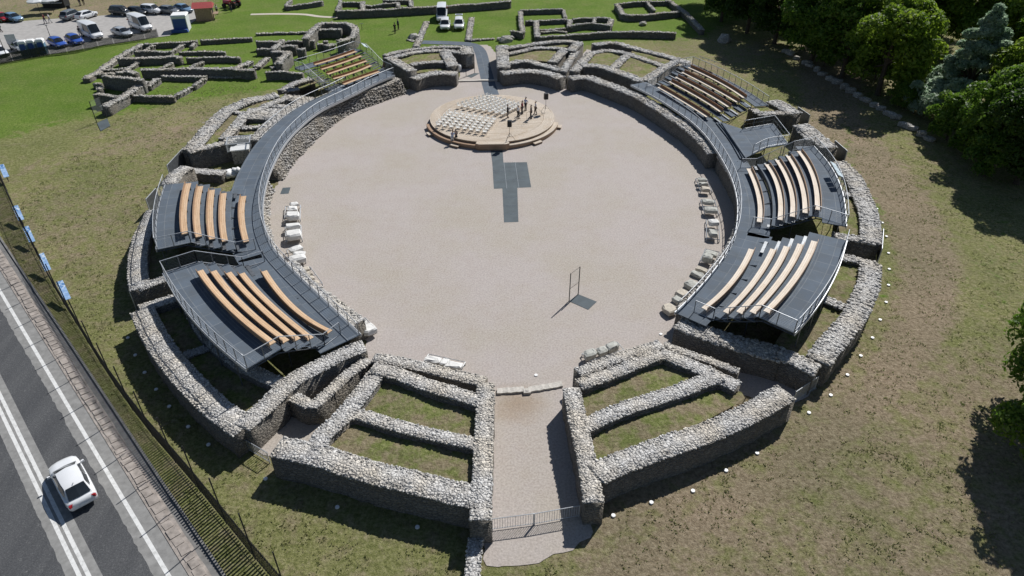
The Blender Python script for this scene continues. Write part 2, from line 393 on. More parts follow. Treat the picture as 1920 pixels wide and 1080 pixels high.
ICO = np.array([(-1, 1.618, 0), (1, 1.618, 0), (-1, -1.618, 0), (1, -1.618, 0), (0, -1, 1.618), (0, 1, 1.618), (0, -1, -1.618), (0, 1, -1.618), (1.618, 0, -1), (1.618, 0, 1), (-1.618, 0, -1), (-1.618, 0, 1)]) / 1.902
ICF = np.array([(0, 11, 5), (0, 5, 1), (0, 1, 7), (0, 7, 10), (0, 10, 11), (1, 5, 9), (5, 11, 4), (11, 10, 2), (10, 7, 6), (7, 1, 8), (3, 9, 4), (3, 4, 2), (3, 2, 6), (3, 6, 8), (3, 8, 9), (4, 9, 5), (2, 4, 11), (6, 2, 10), (8, 6, 7), (9, 8, 1)])
def stones(P3, size, flatz=.72):
    """lumpy stones at the points: returns vertex and triangle arrays"""
    n = len(P3); s = size * rng.uniform(.7, 1.35, (n, 1, 1)) * rng.uniform(.75, 1.25, (n, 1, 3))
    v = ICO[None] * rng.uniform(.8, 1.15, (n, 12, 1)) * s; v[:, :, 2] *= flatz
    a = rng.uniform(0, 6.28, n); c, q = np.cos(a)[:, None], np.sin(a)[:, None]
    x = v[:, :, 0] * c - v[:, :, 1] * q; y = v[:, :, 0] * q + v[:, :, 1] * c
    v = np.stack([x, y, v[:, :, 2]], 2) + np.array(P3)[:, None, :]
    f = ICF[None] + (np.arange(n) * 12)[:, None, None]
    return v.reshape(-1, 3), f.reshape(-1, 3)
def wall(name, line, width, h, parent=None, m=None, base=0.0, rough=.045, stone=.092, dens=1.5, sides=False, batter=(0, 0), step=.5, hvar=.1):
    """a rubble wall along a plan curve: core with uneven edges, loose stones on its crown and faces"""
    m = m or M['stone']; ln = smooth_line([Vector((p[0], p[1], 0)) for p in line], step); ns = normals(ln); n = len(ln)
    off = random.uniform(0, 50); hz = []
    vs = []
    for i, (p, nn) in enumerate(zip(ln, ns)):
        hh = h + hvar * noise.noise((p.x * .35 + off, p.y * .35, 1)) + rough * random.uniform(-.5, .5); hz.append(hh)
        wl = width / 2 + random.uniform(-rough, rough); wr = width / 2 + random.uniform(-rough, rough)
        a, b = p + nn * wl, p - nn * wr; a0, b0 = p + nn * (wl + .03 + batter[0]), p - nn * (wr + .03 + batter[1])
        vs += [(a0.x, a0.y, base - .3), (a.x, a.y, hh - .04), (p.x, p.y, hh + .02), (b.x, b.y, hh - .04), (b0.x, b0.y, base - .3)]
    fs = []
    for i in range(n - 1):
        a, b = 5 * i, 5 * i + 5
        fs += [(a + k, b + k, b + k + 1, a + k + 1) for k in range(4)]
    fs += [(0, 1, 2, 3, 4), tuple(5 * (n - 1) + k for k in (4, 3, 2, 1, 0))]
    V = np.array(vs, float); pts = []
    if stone:
        L = sum((ln[i + 1] - ln[i]).length for i in range(n - 1)); sp = stone * 1.75 / math.sqrt(dens)
        nw = max(2, int(width / sp)); nl = max(2, int(L / sp))
        for i in range(nl):
            t = (i + random.random()) / nl * (n - 1); k = min(n - 2, int(t)); t -= k; p = ln[k].lerp(ln[k + 1], t); nn = ns[k]; hh = hz[k] + (hz[k + 1] - hz[k]) * t
            for j in range(nw):
                o = ((j + random.random()) / nw - .5) * (width + .05)
                pts.append((p.x + nn.x * o, p.y + nn.y * o, hh + random.uniform(-.07, .0)))
            if sides:
                ht = hh - base; nh = max(1, int(ht / sp / 1.15))
                for sd, bt in ((1, batter[0]), (-1, -batter[1])):
                    for j in range(nh):
                        zz = base + ht * (j + random.random()) / nh; o = sd * (width / 2 - .05) + bt * (1 - (zz - base) / ht)
                        pts.append((p.x + nn.x * o, p.y + nn.y * o, zz))
            for sd in (-1, 1):
                o = sd * (width / 2 - .03); pts.append((p.x + nn.x * o, p.y + nn.y * o, hh + random.uniform(-.13, -.03)))
        for e in ():
            ht = hz[e] - base; nh = max(1, int(ht / sp))
            for j in range(nh):
                for q in range(nw):
                    o = ((q + random.random()) / nw - .5) * width; pts.append((ln[e].x + ns[e].x * o, ln[e].y + ns[e].y * o, base + ht * (j + random.random()) / nh))
    nv = len(vs); me = bpy.data.meshes.new(name)
    loops = [k for f in fs for k in f]; starts = np.cumsum([0] + [len(f) for f in fs])[:-1]; tot = [len(f) for f in fs]
    if pts:
        sv, sf = stones(pts, stone, .5); V = np.vstack([V, sv]); sf = sf + nv
        starts = np.concatenate([starts, len(loops) + 3 * np.arange(len(sf))]); tot = tot + [3] * len(sf); loops = np.concatenate([np.array(loops), sf.ravel()])
    me.vertices.add(len(V)); me.vertices.foreach_set('co', V.astype(np.float32).ravel())
    me.loops.add(len(loops)); me.loops.foreach_set('vertex_index', np.array(loops, dtype=np.int32))
    me.polygons.add(len(tot)); me.polygons.foreach_set('loop_start', np.array(starts, dtype=np.int32)); me.polygons.foreach_set('loop_total', np.array(tot, dtype=np.int32))
    me.materials.append(m); me.materials.append(M['masonry_old'] if m is M['stone_old'] else M['masonry'])
    mi = np.zeros(len(tot), dtype=np.int32); q = np.arange(4 * (n - 1)) % 4; mi[:4 * (n - 1)] = ((q == 0) | (q == 3)); mi[4 * (n - 1):4 * (n - 1) + 2] = 1
    me.polygons.foreach_set('material_index', mi); me.update(calc_edges=True); me.validate()
    return link(name, me, parent)
def W(pts, h): return [P(u, v, h) for u, v in pts]

# ------------------------------------------------------------------ ground
def smooth01(x): x = np.clip(x, 0, 1); return x * x * (3 - 2 * x)
def make_ground():
    xs = np.concatenate([np.linspace(-420, -135, 24)[:-1], np.linspace(-135, 135, 271), np.linspace(135, 420, 24)[1:]])
    ys = np.concatenate([np.linspace(-160, -4, 16)[:-1], np.linspace(-4, 175, 200), np.linspace(175, 620, 30)[1:]])
    X, Y = np.meshgrid(xs, ys); Z = np.zeros_like(X)
    C, s = math.cos(TH), math.sin(TH); wv = Y * C + H * s; wv = np.where(wv < 1, 1, wv)
    U = 960 + F * X / wv; Vv = 540 - F * (Y * s - H * C) / wv
    ln = np.interp(U, [-400, 0, 150, 330, 480, 560, 700, 950, 1330, 1420, 1500], [330, 265, 228, 190, 172, 160, 130, 95, 62, 30, -60])
    nz = np.array([noise.noise((x * .06, y * .06, 3)) for x, y in zip(X.ravel(), Y.ravel())]).reshape(X.shape)
    green = smooth01((ln - Vv) / 60 + .5 + nz * .25)
    green = np.maximum(green, .4 * smooth01(1 - np.abs(Vv - np.interp(U, [1600, 1660, 1690, 1700, 1660], [340, 420, 520, 560, 620])) / 400) * smooth01(1 - np.abs(U - np.interp(Vv, [300, 400, 520, 650, 800, 950], [1590, 1650, 1668, 1625, 1480, 1250])) / 26))
    green = np.maximum(green, .26 * smooth01((U - 1720) / 120) * smooth01((Vv - 260) / 80) * smooth01((760 - Vv) / 200))
    dry = .38 + .0 * X
    trk = np.abs(U - np.interp(Vv, [230, 300, 400, 500, 600, 720, 850, 950, 1050], [1560, 1625, 1705, 1745, 1735, 1660, 1520, 1370, 1200]))
    dry = np.maximum(dry, .95 * smooth01(1 - (trk - 20) / 90))
    dry = np.maximum(dry, .66 * smooth01((U - 950) / 200) * smooth01((Vv - 560) / 150))
    dry = np.maximum(dry, .55 * smooth01(1 - np.abs(Vv - (ln + 65)) / 60))
    dry = np.maximum(dry, .75 * smooth01((60 - np.abs(Vv - 10)) / 60) * smooth01((620 - U) / 100) * (Vv < 40) * (U < 460))
    green = np.where((U < 470) & (Vv < 42), green * (.25 + .75 * smooth01((U - 370) / 90)), green)
    bare = np.zeros_like(X)
    bare = np.maximum(bare, .5 * smooth01(1 - np.hypot((U - 395) / 60, (Vv - 235) / 30)))
    cover = np.stack([dry + nz * .25, green, bare, np.ones_like(X)], -1)
    Z += .06 * nz * (np.hypot(X, Y - 62) > 48) - .03
    n, k = X.shape; idx = np.arange(n * k).reshape(n, k)
    q = np.stack([idx[:-1, :-1], idx[:-1, 1:], idx[1:, 1:], idx[1:, :-1]], -1).reshape(-1, 4)
    me = bpy.data.meshes.new('ground'); V = np.stack([X, Y, Z], -1).reshape(-1, 3).astype(np.float32)
    me.vertices.add(len(V)); me.vertices.foreach_set('co', V.ravel()); me.loops.add(q.size); me.loops.foreach_set('vertex_index', q.ravel().astype(np.int32))
    me.polygons.add(len(q)); me.polygons.foreach_set('loop_start', np.arange(0, q.size, 4, dtype=np.int32)); me.polygons.foreach_set('loop_total', np.full(len(q), 4, dtype=np.int32))
    at = me.color_attributes.new('cover', 'FLOAT_COLOR', 'POINT'); at.data.foreach_set('color', cover.reshape(-1, 4).astype(np.float32).ravel())
    me.materials.append(M['ground']); me.update(calc_edges=True); me.validate()
    struct(link('ground', me))
make_ground()
def sheet(name, px, z, m, zpx=0.0):
    """a flat patch of ground cover through traced outline points"""
    mb = MB(); mb.poly([Vector((p.x, p.y, z)) for p in (P(u, v, zpx) for u, v in px)], m); o = mb.build(name)
    o.data.polygons[0].select = False
    if o.data.polygons[0].normal.z < 0: o.data.flip_normals()
    return o
FLOOR = [(838, 62 + 80), (862, 146), (866, 104), (885, 84), (915, 84), (935, 104), (945, 150), (1000, 152), (1060, 150), (1082, 120), (1100, 92), (1120, 96), (1092, 140), (1080, 152), (1150, 180), (1240, 225), (1310, 275), (1350, 330), (1378, 385), (1383, 430), (1350, 520), (1290, 598), (1266, 640), (1400, 690), (1540, 705), (1515, 742), (1470, 765), (1370, 735), (1240, 670), (1160, 700), (1075, 735), (1085, 860), (1105, 960), (1110, 995), (1075, 1030), (985, 1058), (910, 1062), (900, 1000), (918, 850), (925, 722), (830, 712), (700, 690), (590, 830), (520, 865), (450, 825), (540, 735), (680, 660), (690, 640), (600, 575), (530, 500), (503, 430), (505, 370), (545, 305), (610, 240), (690, 196), (770, 165)]
def ragged(px, amp=.22, step=.5):
    pts = [P(u, v) for u, v in px]; out = []
    for a, b in zip(pts, pts[1:] + pts[:1]):
        n = max(1, int((b - a).length / step))
        for i in range(n):
            q = a.lerp(b, i / n); out.append((q.x + amp * noise.noise((q.x * 1.3, q.y * 1.3, 4)) + random.uniform(-.1, .1), q.y + amp * noise.noise((q.x * 1.3, q.y * 1.3, 9)) + random.uniform(-.1, .1)))
    return [proj(x, y, 0) for x, y in out]
struct(sheet('gravel_floor', ragged(FLOOR), .004, M['gravel']))

# road west of the ruins
def road():
    d = ROAD_D; n = Vector((d.y, -d.x, 0));  n = n if n.x < 0 else -n      # n points away from the ruins
    o = RA
    def band(name, a, b, z, m, wav=0.0, h=None):
        mb = MB(); A = []; B = []
        L = 170; step = .35 if wav else 2.0; k = int(L / step)
        for i in range(k + 1):
            s = -110 + i * step; wa = wav * (noise.noise((s * 2.1, 5, a)) + .6 * random.uniform(-1, 1)) if wav else 0
            A.append(o + d * s + n * (a + wa)); B.append(o + d * s + n * b)
        mb.strip(A, B, z, h or .004, m); return struct(mb.build(name))
    band('road', 9.0, .35, .012, M['asphalt'], 0, .3)
    wsh = .82
    band('road_shoulder', .62, -wsh, .017, M['shoulder'], .07, .3)
    band('road_edge_line', .13, -.1, .022, M['paint'])
    c0 = (P(27, 810) - o).dot(n)
    band('road_centre_strip', c0 + .75, c0 - .75, .017, M['shoulder'], .05)
    band('road_centre_line', c0 + .3, c0 + .08, .022, M['paint'], .01); band('road_centre_line', c0 - .08, c0 - .3, .022, M['paint'], .01)
    # row of rough kerb blocks, each its own stone
    kb = MB()
    s = -60.0
    mb = MB(); A = []; B = []
    for i in range(400):
        s = -100 + i * .4
        A.append(o + d * s - n * (wsh - .02)); B.append(o + d * s - n * (wsh + .88 + .05 * noise.noise((s, 2, 3))))
    mb.strip(A, B, .05, .3, M['kerb']); struct(mb.build('kerb_bed'))
    s = -70.0; first = None
    while s < 40:
        L = random.uniform(.5, .85); b = MB(); wv = random.uniform(.5, .68)
        b.box((0, 0, 0), (wv, L - .03, .2), M['kerb'], taper=.93)
        ob = b.build('kerb_stone'); q = o + d * (s + L / 2) - n * (wsh + .43 + random.uniform(-.06, .06))
        u, v = proj(q.x, q.y, .1)
        if u < -10 or v > 1095 or v < 440: bpy.data.objects.remove(ob); s += L; continue
        ob.location = (q.x, q.y, .0 + random.uniform(-.02, .015)); ob.rotation_euler = (random.uniform(-.03, .03), random.uniform(-.03, .03), math.atan2(-d.x, d.y) + random.uniform(-.06, .06))
        tag(ob, 'rough pinkish stone block in the kerb row beside the road', 'kerb stone', 'kerb stones along the road'); s += L
    band('pavement', -wsh - .86, -wsh - 1.3, .03, M['concrete'], 0, .3)
    mb = MB(); A = [o + d * (-100 + i * 2) - n * (wsh + 1.3) for i in range(80)]; B = [p - n * .16 for p in A]; mb.strip(A, B, .14, .4, M['concrete']); struct(mb.build('pavement_edge'))
road()
# parking ground and beaten paths
struct(sheet('parking_ground', [(-60, 52), (0, 44), (60, 38), (180, 30), (240, 25), (350, 15), (372, 10), (378, 30), (352, 48), (330, 56), (318, 67), (300, 69), (200, 84), (100, 101), (0, 118), (-80, 128)], .008, M['parking']))
for pts, wd, nm in (([(640, 33), (600, 31), (570, 27), (520, 26), (470, 27)], .55, 'footpath'),):
    ln = smooth_line([P(u, v) for u, v in pts], 1); mb = MB(); mb.strip(offset(ln, wd), offset(ln, -wd), .006, .004, M['limestone']); struct(mb.build(nm))
# dark grating strips let into the floor
ln = smooth_line([P(u, v) for u, v in [(792, 79), (850, 81), (884, 84), (900, 96), (908, 125), (917, 160), (925, 185)]], 1)
mb = MB(); mb.strip(offset(ln, 1.0), offset(ln, -1.0), .014, .006, M['deck']); tag(mb.build('grating_strip'), 'dark grating walkway laid through the far entrance passage', 'floor grating')
mb = MB()
for q in ([(919, 277), (942, 277), (944, 305), (923, 305)], [(923, 305), (988, 304), (996, 351), (926, 354)], [(942, 353), (970, 352), (972, 416), (945, 417)]):
    mb.poly([P(u, v, .014) + Vector((0, 0, .0005 * random.random())) for u, v in q], M['plate'])
g = mb.build('floor_plate'); tag(g, 'dark stepped metal plate in the arena floor before the stage', 'floor plate')
mb = MB()
a0, a1 = P(919, 277, .018), P(945, 417, .018)
for a, b in (((926, 305), (926, 305)),): pass
for (u0, v0), (u1, v1) in (((924, 322), (991, 320)), ((925, 338), (993, 336)), ((945, 305), (950, 353)), ((966, 305), (973, 353)), ((943, 370), (970, 370)), ((944, 386), (971, 386)), ((944, 402), (971, 401)), ((920, 291), (943, 291))):
    mb.tube([P(u0, v0, .015), P(u1, v1, .015)], .018, M['steel'], 4)
mb.build('panel_seam', g)
mb = MB(); mb.poly([P(u, v, .014) for u, v in [(530, 352), (545, 351), (541, 363), (525, 364)]], M['plate']); tag(mb.build('floor_plate'), 'small dark square floor plate beside the left arena wall', 'floor plate')

# ------------------------------------------------------------------ the amphitheatre's masonry: one thing per free-standing block
def block(label, walls, cells=(), m=None, h=2.0, cat='stone wall', group='stone blocks of the amphitheatre', name='ruined_wall', stone=.092, dens=1.5, sides=False, wallbase=None):
    c = P(*walls[0][1][0], 0); root = thing(name, label, cat, (c.x, c.y, 0), group)
    for i, wl in enumerate(walls):
        nm, pts, wd = wl[:3]; hh = (wl[3] if len(wl) > 3 and wl[3] else h) + .012 * (i % 4); kw = wl[4] if len(wl) > 4 else {}
        wall(nm, W(pts, hh), wd, hh, root, m, stone=kw.get('stone', stone), dens=kw.get('dens', dens), sides=kw.get('sides', sides), batter=kw.get('batter', (0, 0)), rough=kw.get('rough', .06))
    for pts, z in cells:
        fill(pts, z)
    return root
def fill(pts, z):
    mb = MB(); pts = W(pts, z); c = sum(pts, Vector()) / len(pts)
    pts = [c + (p - c) * (1 + .55 / (p - c).length) for p in pts]           # run in under the walls
    # a gently domed, uneven lawn
    ring = smooth_line(pts + [pts[0]], .8)[:-1]; n = len(ring); vs = []; fs = []
    K = 6
    for k in range(K):
        t = 1 - k / K
        for p in ring:
            q = c + (p - c) * t; vs.append((q.x, q.y, z + .1 * (1 - t) - .04 + .12 * noise.noise((q.x * .5, q.y * .5, 7))))
    vs.append((c.x, c.y, z + .08))
    for k in range(K - 1):
        for i in range(n): j = (i + 1) % n; fs.append((k * n + i, k * n + j, (k + 1) * n + j, (k + 1) * n + i))
    for i in range(n): fs.append(((K - 1) * n + i, (K - 1) * n + (i + 1) % n, K * n))
    mb.add(vs, fs, M['grass']); o = mb.build('grass', None, True); o['kind'] = 'stuff'; return o

block('pale rubble wall block left of the near entrance passage, enclosing two grassy beds', [
    ('outer_wall', [(518, 836), (575, 848), (630, 863), (730, 893), (830, 916), (905, 935)], 1.6),
    ('passage_wall', [(911, 718), (908, 800), (905, 870), (902, 965)], 1.12, 2.03),
    ('cross_wall', [(612, 812), (660, 775), (730, 793), (790, 808), (855, 824), (905, 832)], .95, 1.95),
    ('ring_wall', [(697, 690), (740, 698), (805, 722), (860, 738), (905, 752)], 1.1, 2.0),
    ('podium_wall', [(700, 670), (755, 678), (830, 697), (910, 716)], .95, 1.85),
    ('radial_wall', [(712, 690), (680, 733), (640, 783), (605, 815), (588, 846)], 1.25, 1.97),
    ('corridor_wall', [(692, 672), (650, 702), (618, 732), (587, 757), (568, 752), (548, 742)], .85, 1.6),
    ('end_pier', [(902, 955), (901, 976)], 1.16, 2.05)],
    [([(672, 765), (720, 716), (800, 745), (893, 777), (893, 814), (780, 790)], 1.45), ([(600, 835), (650, 797), (760, 815), (890, 847), (887, 905), (740, 875)], 1.45)])
block('pale rubble wall block right of the near entrance passage, enclosing two wedge shaped beds', [
    ('passage_wall', [(1071, 726), (1084, 790), (1100, 860), (1114, 942)], 1.12, 2.03),
    ('outer_wall', [(1116, 890), (1150, 872), (1210, 849), (1310, 815), (1400, 776), (1474, 735)], 1.6),
    ('cross_wall', [(1090, 801), (1150, 773), (1210, 752), (1280, 729), (1350, 703)], 1.15, 1.96),
    ('ring_wall', [(1086, 720), (1160, 694), (1225, 667), (1240, 663)], 1.05, 1.98),
    ('podium_wall', [(1082, 698), (1140, 677), (1190, 659), (1240, 645)], .95, 1.85),
    ('radial_wall', [(1238, 660), (1275, 674), (1330, 697), (1383, 723)], 1.15, 1.95),
    ('corridor_wall', [(1245, 645), (1300, 665), (1345, 681), (1385, 696)], .65, 1.5)],
    [([(1090, 737), (1180, 700), (1240, 678), (1305, 696), (1200, 735), (1103, 776)], 1.5), ([(1114, 808), (1225, 770), (1340, 736), (1383, 750), (1250, 805), (1120, 858)], 1.45)])
block('low narrow pale wall running out beside the near entrance path', [('wall_course', [(891, 1008), (888, 1050), (884, 1110)], .8, .55)], name='kerb_wall')
block('pale curved rubble wall block below the lower left stand, with two shaded beds', [
    ('outer_wall', [(266, 580), (280, 610), (303, 650), (335, 692), (380, 740), (425, 779), (458, 803)], 1.7),
    ('gate_wall', [(262, 577), (300, 565), (352, 550)], 1.1, 1.98),
    ('radial_wall', [(452, 801), (500, 758), (545, 715), (600, 683), (650, 658), (683, 647)], 1.35, 2.02),
    ('ring_wall', [(347, 547), (363, 588), (397, 637), (452, 682), (520, 716)], 1.0, 1.9),
    ('cross_wall', [(335, 670), (370, 657), (405, 645)], .8, 1.4)],
    [([(292, 582), (345, 560), (392, 635), (345, 665)], 1.25), ([(358, 682), (408, 657), (505, 712), (458, 775)], 1.25)])
block('pale curved rubble wall below the middle left stand', [
    ('outer_wall', [(262, 541), (257, 505), (260, 465), (271, 430), (290, 394)], 1.5),
    ('gate_wall', [(258, 540), (295, 527), (335, 514)], 1.0, 1.96),
    ('cross_wall', [(275, 440), (312, 434)], .8, 1.7)],
    [([(282, 448), (318, 440), (330, 505), (275, 520)], 1.2)])
block('short pale wall piece between the left side gates behind the middle left stand', [
    ('outer_wall', [(318, 345), (332, 325), (352, 312)], 1.6), ('end_wall', [(348, 318), (395, 322), (420, 324)], 1.2, 1.0)])
block('pale rubble wall network of small grassy beds behind the upper left walkway', [
    ('outer_wall', [(356, 281), (378, 256), (400, 231), (430, 204), (470, 188), (520, 177)], 1.8, 2.2),
    ('end_wall', [(352, 284), (390, 274), (440, 262)], 1.0, 2.2),
    ('ring_wall', [(420, 260), (440, 238), (457, 217), (478, 208), (505, 195), (545, 180)], 1.2, 2.15),
    ('inner_ring_wall', [(478, 262), (500, 238), (525, 217), (548, 202), (580, 182)], 1.5, 2.1),
    ('cross_wall', [(438, 258), (488, 254)], .9, 2.05), ('cross_wall', [(452, 238), (500, 236)], .8, 2.05),
    ('thick_wall', [(462, 213), (490, 212), (535, 215)], 3.6, 2.12), ('cross_wall', [(495, 196), (550, 200)], .9, 2.05),
    ('cross_wall', [(530, 182), (565, 184)], 1.8, 2.1), ('cross_wall', [(430, 207), (465, 213)], .7, 2.1)],
    [([(382, 270), (430, 218), (456, 216), (425, 255)], 1.9), ([(462, 231), (470, 223), (508, 226), (502, 235)], 1.6), ([(447, 249), (455, 243), (492, 246), (487, 253)], 1.7),
     ([(500, 200), (510, 196), (542, 202), (535, 208)], 1.7), ([(530, 186), (537, 182), (566, 186), (558, 194)], 1.7), ([(450, 205), (520, 180), (525, 184), (480, 205)], 1.9)], stone=.17)
block('pale low wall strip with a green bed beside the upper left stand', [
    ('outer_wall', [(527, 170), (550, 157), (585, 146)], 1.2, 1.6), ('end_wall', [(528, 171), (560, 166)], .8, 1.5)], [([(552, 160), (590, 146), (598, 152), (560, 166)], 1.2)], stone=.17)
block('grey rubble wall block left of the far entrance passage with curved terraces', [
    ('outer_wall', [(720, 104), (757, 94), (800, 89), (840, 87), (872, 88)], .85, 2.3),
    ('ring_wall', [(733, 108), (785, 96), (830, 94), (878, 100)], 1.1, 2.2),
    ('inner_ring_wall', [(770, 121), (798, 116), (838, 115)], 1.0, 2.0),
    ('podium_wall', [(774, 147), (803, 138), (830, 136), (857, 137)], 1.5, 1.75),
    ('radial_wall', [(728, 107), (750, 119), (773, 133)], 1.4, 2.5), ('radial_wall', [(834, 97), (842, 110), (850, 124)], 1.6, 2.2),
    ('end_wall', [(873, 87), (877, 100)], 1.9, 2.35)],
    [([(748, 110), (785, 100), (826, 98), (834, 112), (798, 112), (770, 118)], 1.9), ([(778, 136), (800, 128), (838, 126), (842, 130), (800, 134)], 1.2)], stone=.19, m=M['stone'])
block('grey rubble wall block right of the far entrance passage with curved terraces', [
    ('radial_wall', [(941, 85), (942, 105), (944, 126)], 1.7, 2.2),
    ('outer_wall', [(945, 91), (1000, 82), (1057, 76), (1087, 80)], 1.1, 2.2),
    ('ring_wall', [(945, 101), (1010, 89), (1062, 91)], .9, 2.1), ('inner_ring_wall', [(946, 119), (990, 114), (1050, 131)], 1.2, 2.0),
    ('podium_wall', [(940, 137), (990, 132), (1030, 138), (1053, 146)], 1.6, 1.75),
    ('radial_wall', [(1060, 91), (1048, 103), (1036, 116)], 1.3, 2.1), ('corridor_wall', [(1081, 95), (1068, 114), (1055, 134)], 1.0, 1.9), ('end_wall', [(1086, 79), (1070, 95)], 1.4, 2.2)],
    [([(953, 104), (1010, 94), (1036, 95), (1030, 113), (990, 110), (953, 116)], 1.8), ([(955, 128), (1000, 124), (1040, 134), (1000, 131)], 1.0), ([(960, 96), (1050, 84), (1052, 88), (1000, 91)], 1.8)], stone=.19)
block('grey rubble wall block left of the upper right stand with four grassy beds', [
    ('outer_wall', [(1112, 83), (1150, 80), (1200, 92), (1250, 105), (1292, 117)], 1.2, 2.1),
    ('ring_wall', [(1106, 98), (1135, 94), (1165, 98), (1200, 108), (1252, 126)], 1.1, 2.0),
    ('inner_ring_wall', [(1090, 123), (1115, 122), (1150, 131), (1205, 151)], 1.5, 2.05),
    ('podium_wall', [(1068, 147), (1100, 144), (1150, 161), (1195, 179), (1225, 196), (1255, 215), (1290, 238), (1318, 262), (1340, 288)], 1.5, 1.8),
    ('cross_wall', [(1150, 128), (1165, 113), (1182, 99)], 1.2, 2.0), ('radial_wall', [(1076, 134), (1090, 118), (1108, 98)], 1.3, 2.0), ('end_wall', [(1270, 112), (1240, 130), (1208, 150)], 1.2, 2.05)],
    [([(1095, 117), (1112, 99), (1160, 99), (1145, 120), (1118, 118)], 1.8), ([(1155, 122), (1172, 104), (1240, 124), (1200, 143)], 1.8), ([(1190, 96), (1270, 116), (1252, 120), (1195, 102)], 1.85), ([(1085, 132), (1130, 132), (1200, 158), (1190, 166), (1120, 138)], .8)], stone=.19)
block('small pale wall corner with a bright green bed behind the platform between the right stands', [
    ('outer_wall', [(1447, 188), (1470, 200), (1490, 213)], 1.9, 2.0), ('end_wall', [(1420, 213), (1455, 211), (1487, 212)], 1.1, 1.9), ('inner_wall', [(1411, 202), (1423, 213)], 1.0, 1.9)],
    [([(1417, 200), (1438, 194), (1462, 206), (1425, 209)], 1.65)], stone=.18)
block('pale curved outer wall piece between the two right side gates', [('outer_wall', [(1500, 233), (1515, 243), (1534, 258), (1556, 277)], 1.9, 2.0), ('end_wall', [(1494, 235), (1518, 262)], .8, 1.9)], stone=.18)
block('pale curved outer wall beside the middle right stand, with grassy beds inside', [
    ('outer_wall', [(1570, 303), (1597, 327), (1613, 358), (1627, 395), (1633, 430), (1632, 455)], 1.7, 2.0),
    ('end_wall', [(1562, 439), (1600, 446), (1640, 454)], 1.0, 1.95), ('cross_wall', [(1578, 361), (1610, 367)], .8, 1.85)],
    [([(1573, 325), (1590, 328), (1600, 360), (1580, 358)], 1.6), ([(1583, 368), (1606, 370), (1617, 405), (1614, 440), (1578, 432)], 1.6)], stone=.17)
block('pale curved outer wall beside the lower right stand, ending at the long radial wall', [
    ('outer_wall', [(1632, 492), (1630, 528), (1613, 570), (1595, 602), (1565, 637), (1533, 677)], 1.65, 2.0),
    ('gate_wall', [(1562, 478), (1600, 485), (1640, 494)], 1.0, 1.95), ('cross_wall', [(1528, 550), (1582, 574)], .95, 1.8),
    ('end_wall', [(1462, 662), (1500, 678), (1533, 692)], 1.35, 2.0), ('radial_wall', [(1273, 604), (1345, 630), (1400, 647), (1465, 665)], 1.7, 1.9)],
    [([(1550, 490), (1610, 498), (1603, 545), (1580, 565), (1535, 548)], 1.6), ([(1526, 562), (1572, 578), (1555, 615), (1512, 668), (1460, 645)], 1.5)], stone=.165)
# the arena wall itself, left (with its worn slope) and right, under the walkways
def arena(label, base_px, wd, h, batter, **kw):
    base = smooth_line([P(u, v) for u, v in base_px], 1.0); c = base[0]
    root = thing('arena_wall', label, 'stone wall', (c.x, c.y, 0), 'stone blocks of the amphitheatre')
    ln = offset(base, wd / 2 + batter, ARENA_C)
    nn = normals(ln)[len(ln) // 2]; left_in = nn.dot(ln[len(ln) // 2] - ARENA_C) < 0
    wall('podium_wall', ln, wd, h, root, kw.pop('m', None), batter=(batter, 0) if left_in else (0, batter), step=.8, **kw)
    return root
arena('curved arena wall under the left walkway, worn to a rubble slope along its upper half', [(764, 176), (703, 197), (653, 217), (612, 247), (578, 280), (553, 307), (533, 338)], 1.3, 1.75, 1.15, stone=.15, dens=1.3, hvar=.25, sides=True, m=M['greystone_r'])
arena('curved arena wall under the middle left walkway, crumbling pale foot', [(517, 358), (510, 372), (506, 400), (508, 432), (522, 470), (548, 508)], 1.3, 1.6, .7, stone=.18, hvar=.25, sides=True)
arena('curved arena wall hidden under the lower left walkway', [(560, 520), (603, 566), (650, 602), (690, 633)], 1.4, 1.9, .05, stone=.18)
arena('curved dark arena wall under the right walkway', [(1340, 320), (1354, 345), (1371, 377), (1378, 405), (1376, 440), (1362, 480), (1335, 522), (1297, 572), (1262, 612)], 1.4, 1.8, .05, stone=.18)

# thresholds: separate long slabs
for pts, lab in (([(932, 736), (983, 732)], 'long pale threshold slab left of the near entrance'), ([(992, 733), (1054, 722)], 'long pale threshold slab right of the near entrance'), ([(858, 153), (940, 151)], 'worn threshold slab across the far entrance')):
    a, b = P(*pts[0]), P(*pts[1]); mb = MB(); L = (b - a).length; n = 10
    ln = [a.lerp(b, i / n) + Vector((0, random.uniform(-.03, .03), 0)) for i in range(n + 1)]
    mb.strip(offset(ln, .26), offset(ln, -.26), [.17 + random.uniform(-.025, .025) for _ in ln], .3, M['slab']); tag(mb.build('threshold_slab'), lab, 'threshold')
mb = MB(); mb.box((0, 0, .1), (.55, .5, .24), M['slab'], .1, taper=.93); mb.box((.02, 0, .24), (.2, .18, .04), M['slab']); o = mb.build('socket_stone'); o.location = P(988, 736); tag(o, 'small square socket stone in front of the near threshold', 'stone block')

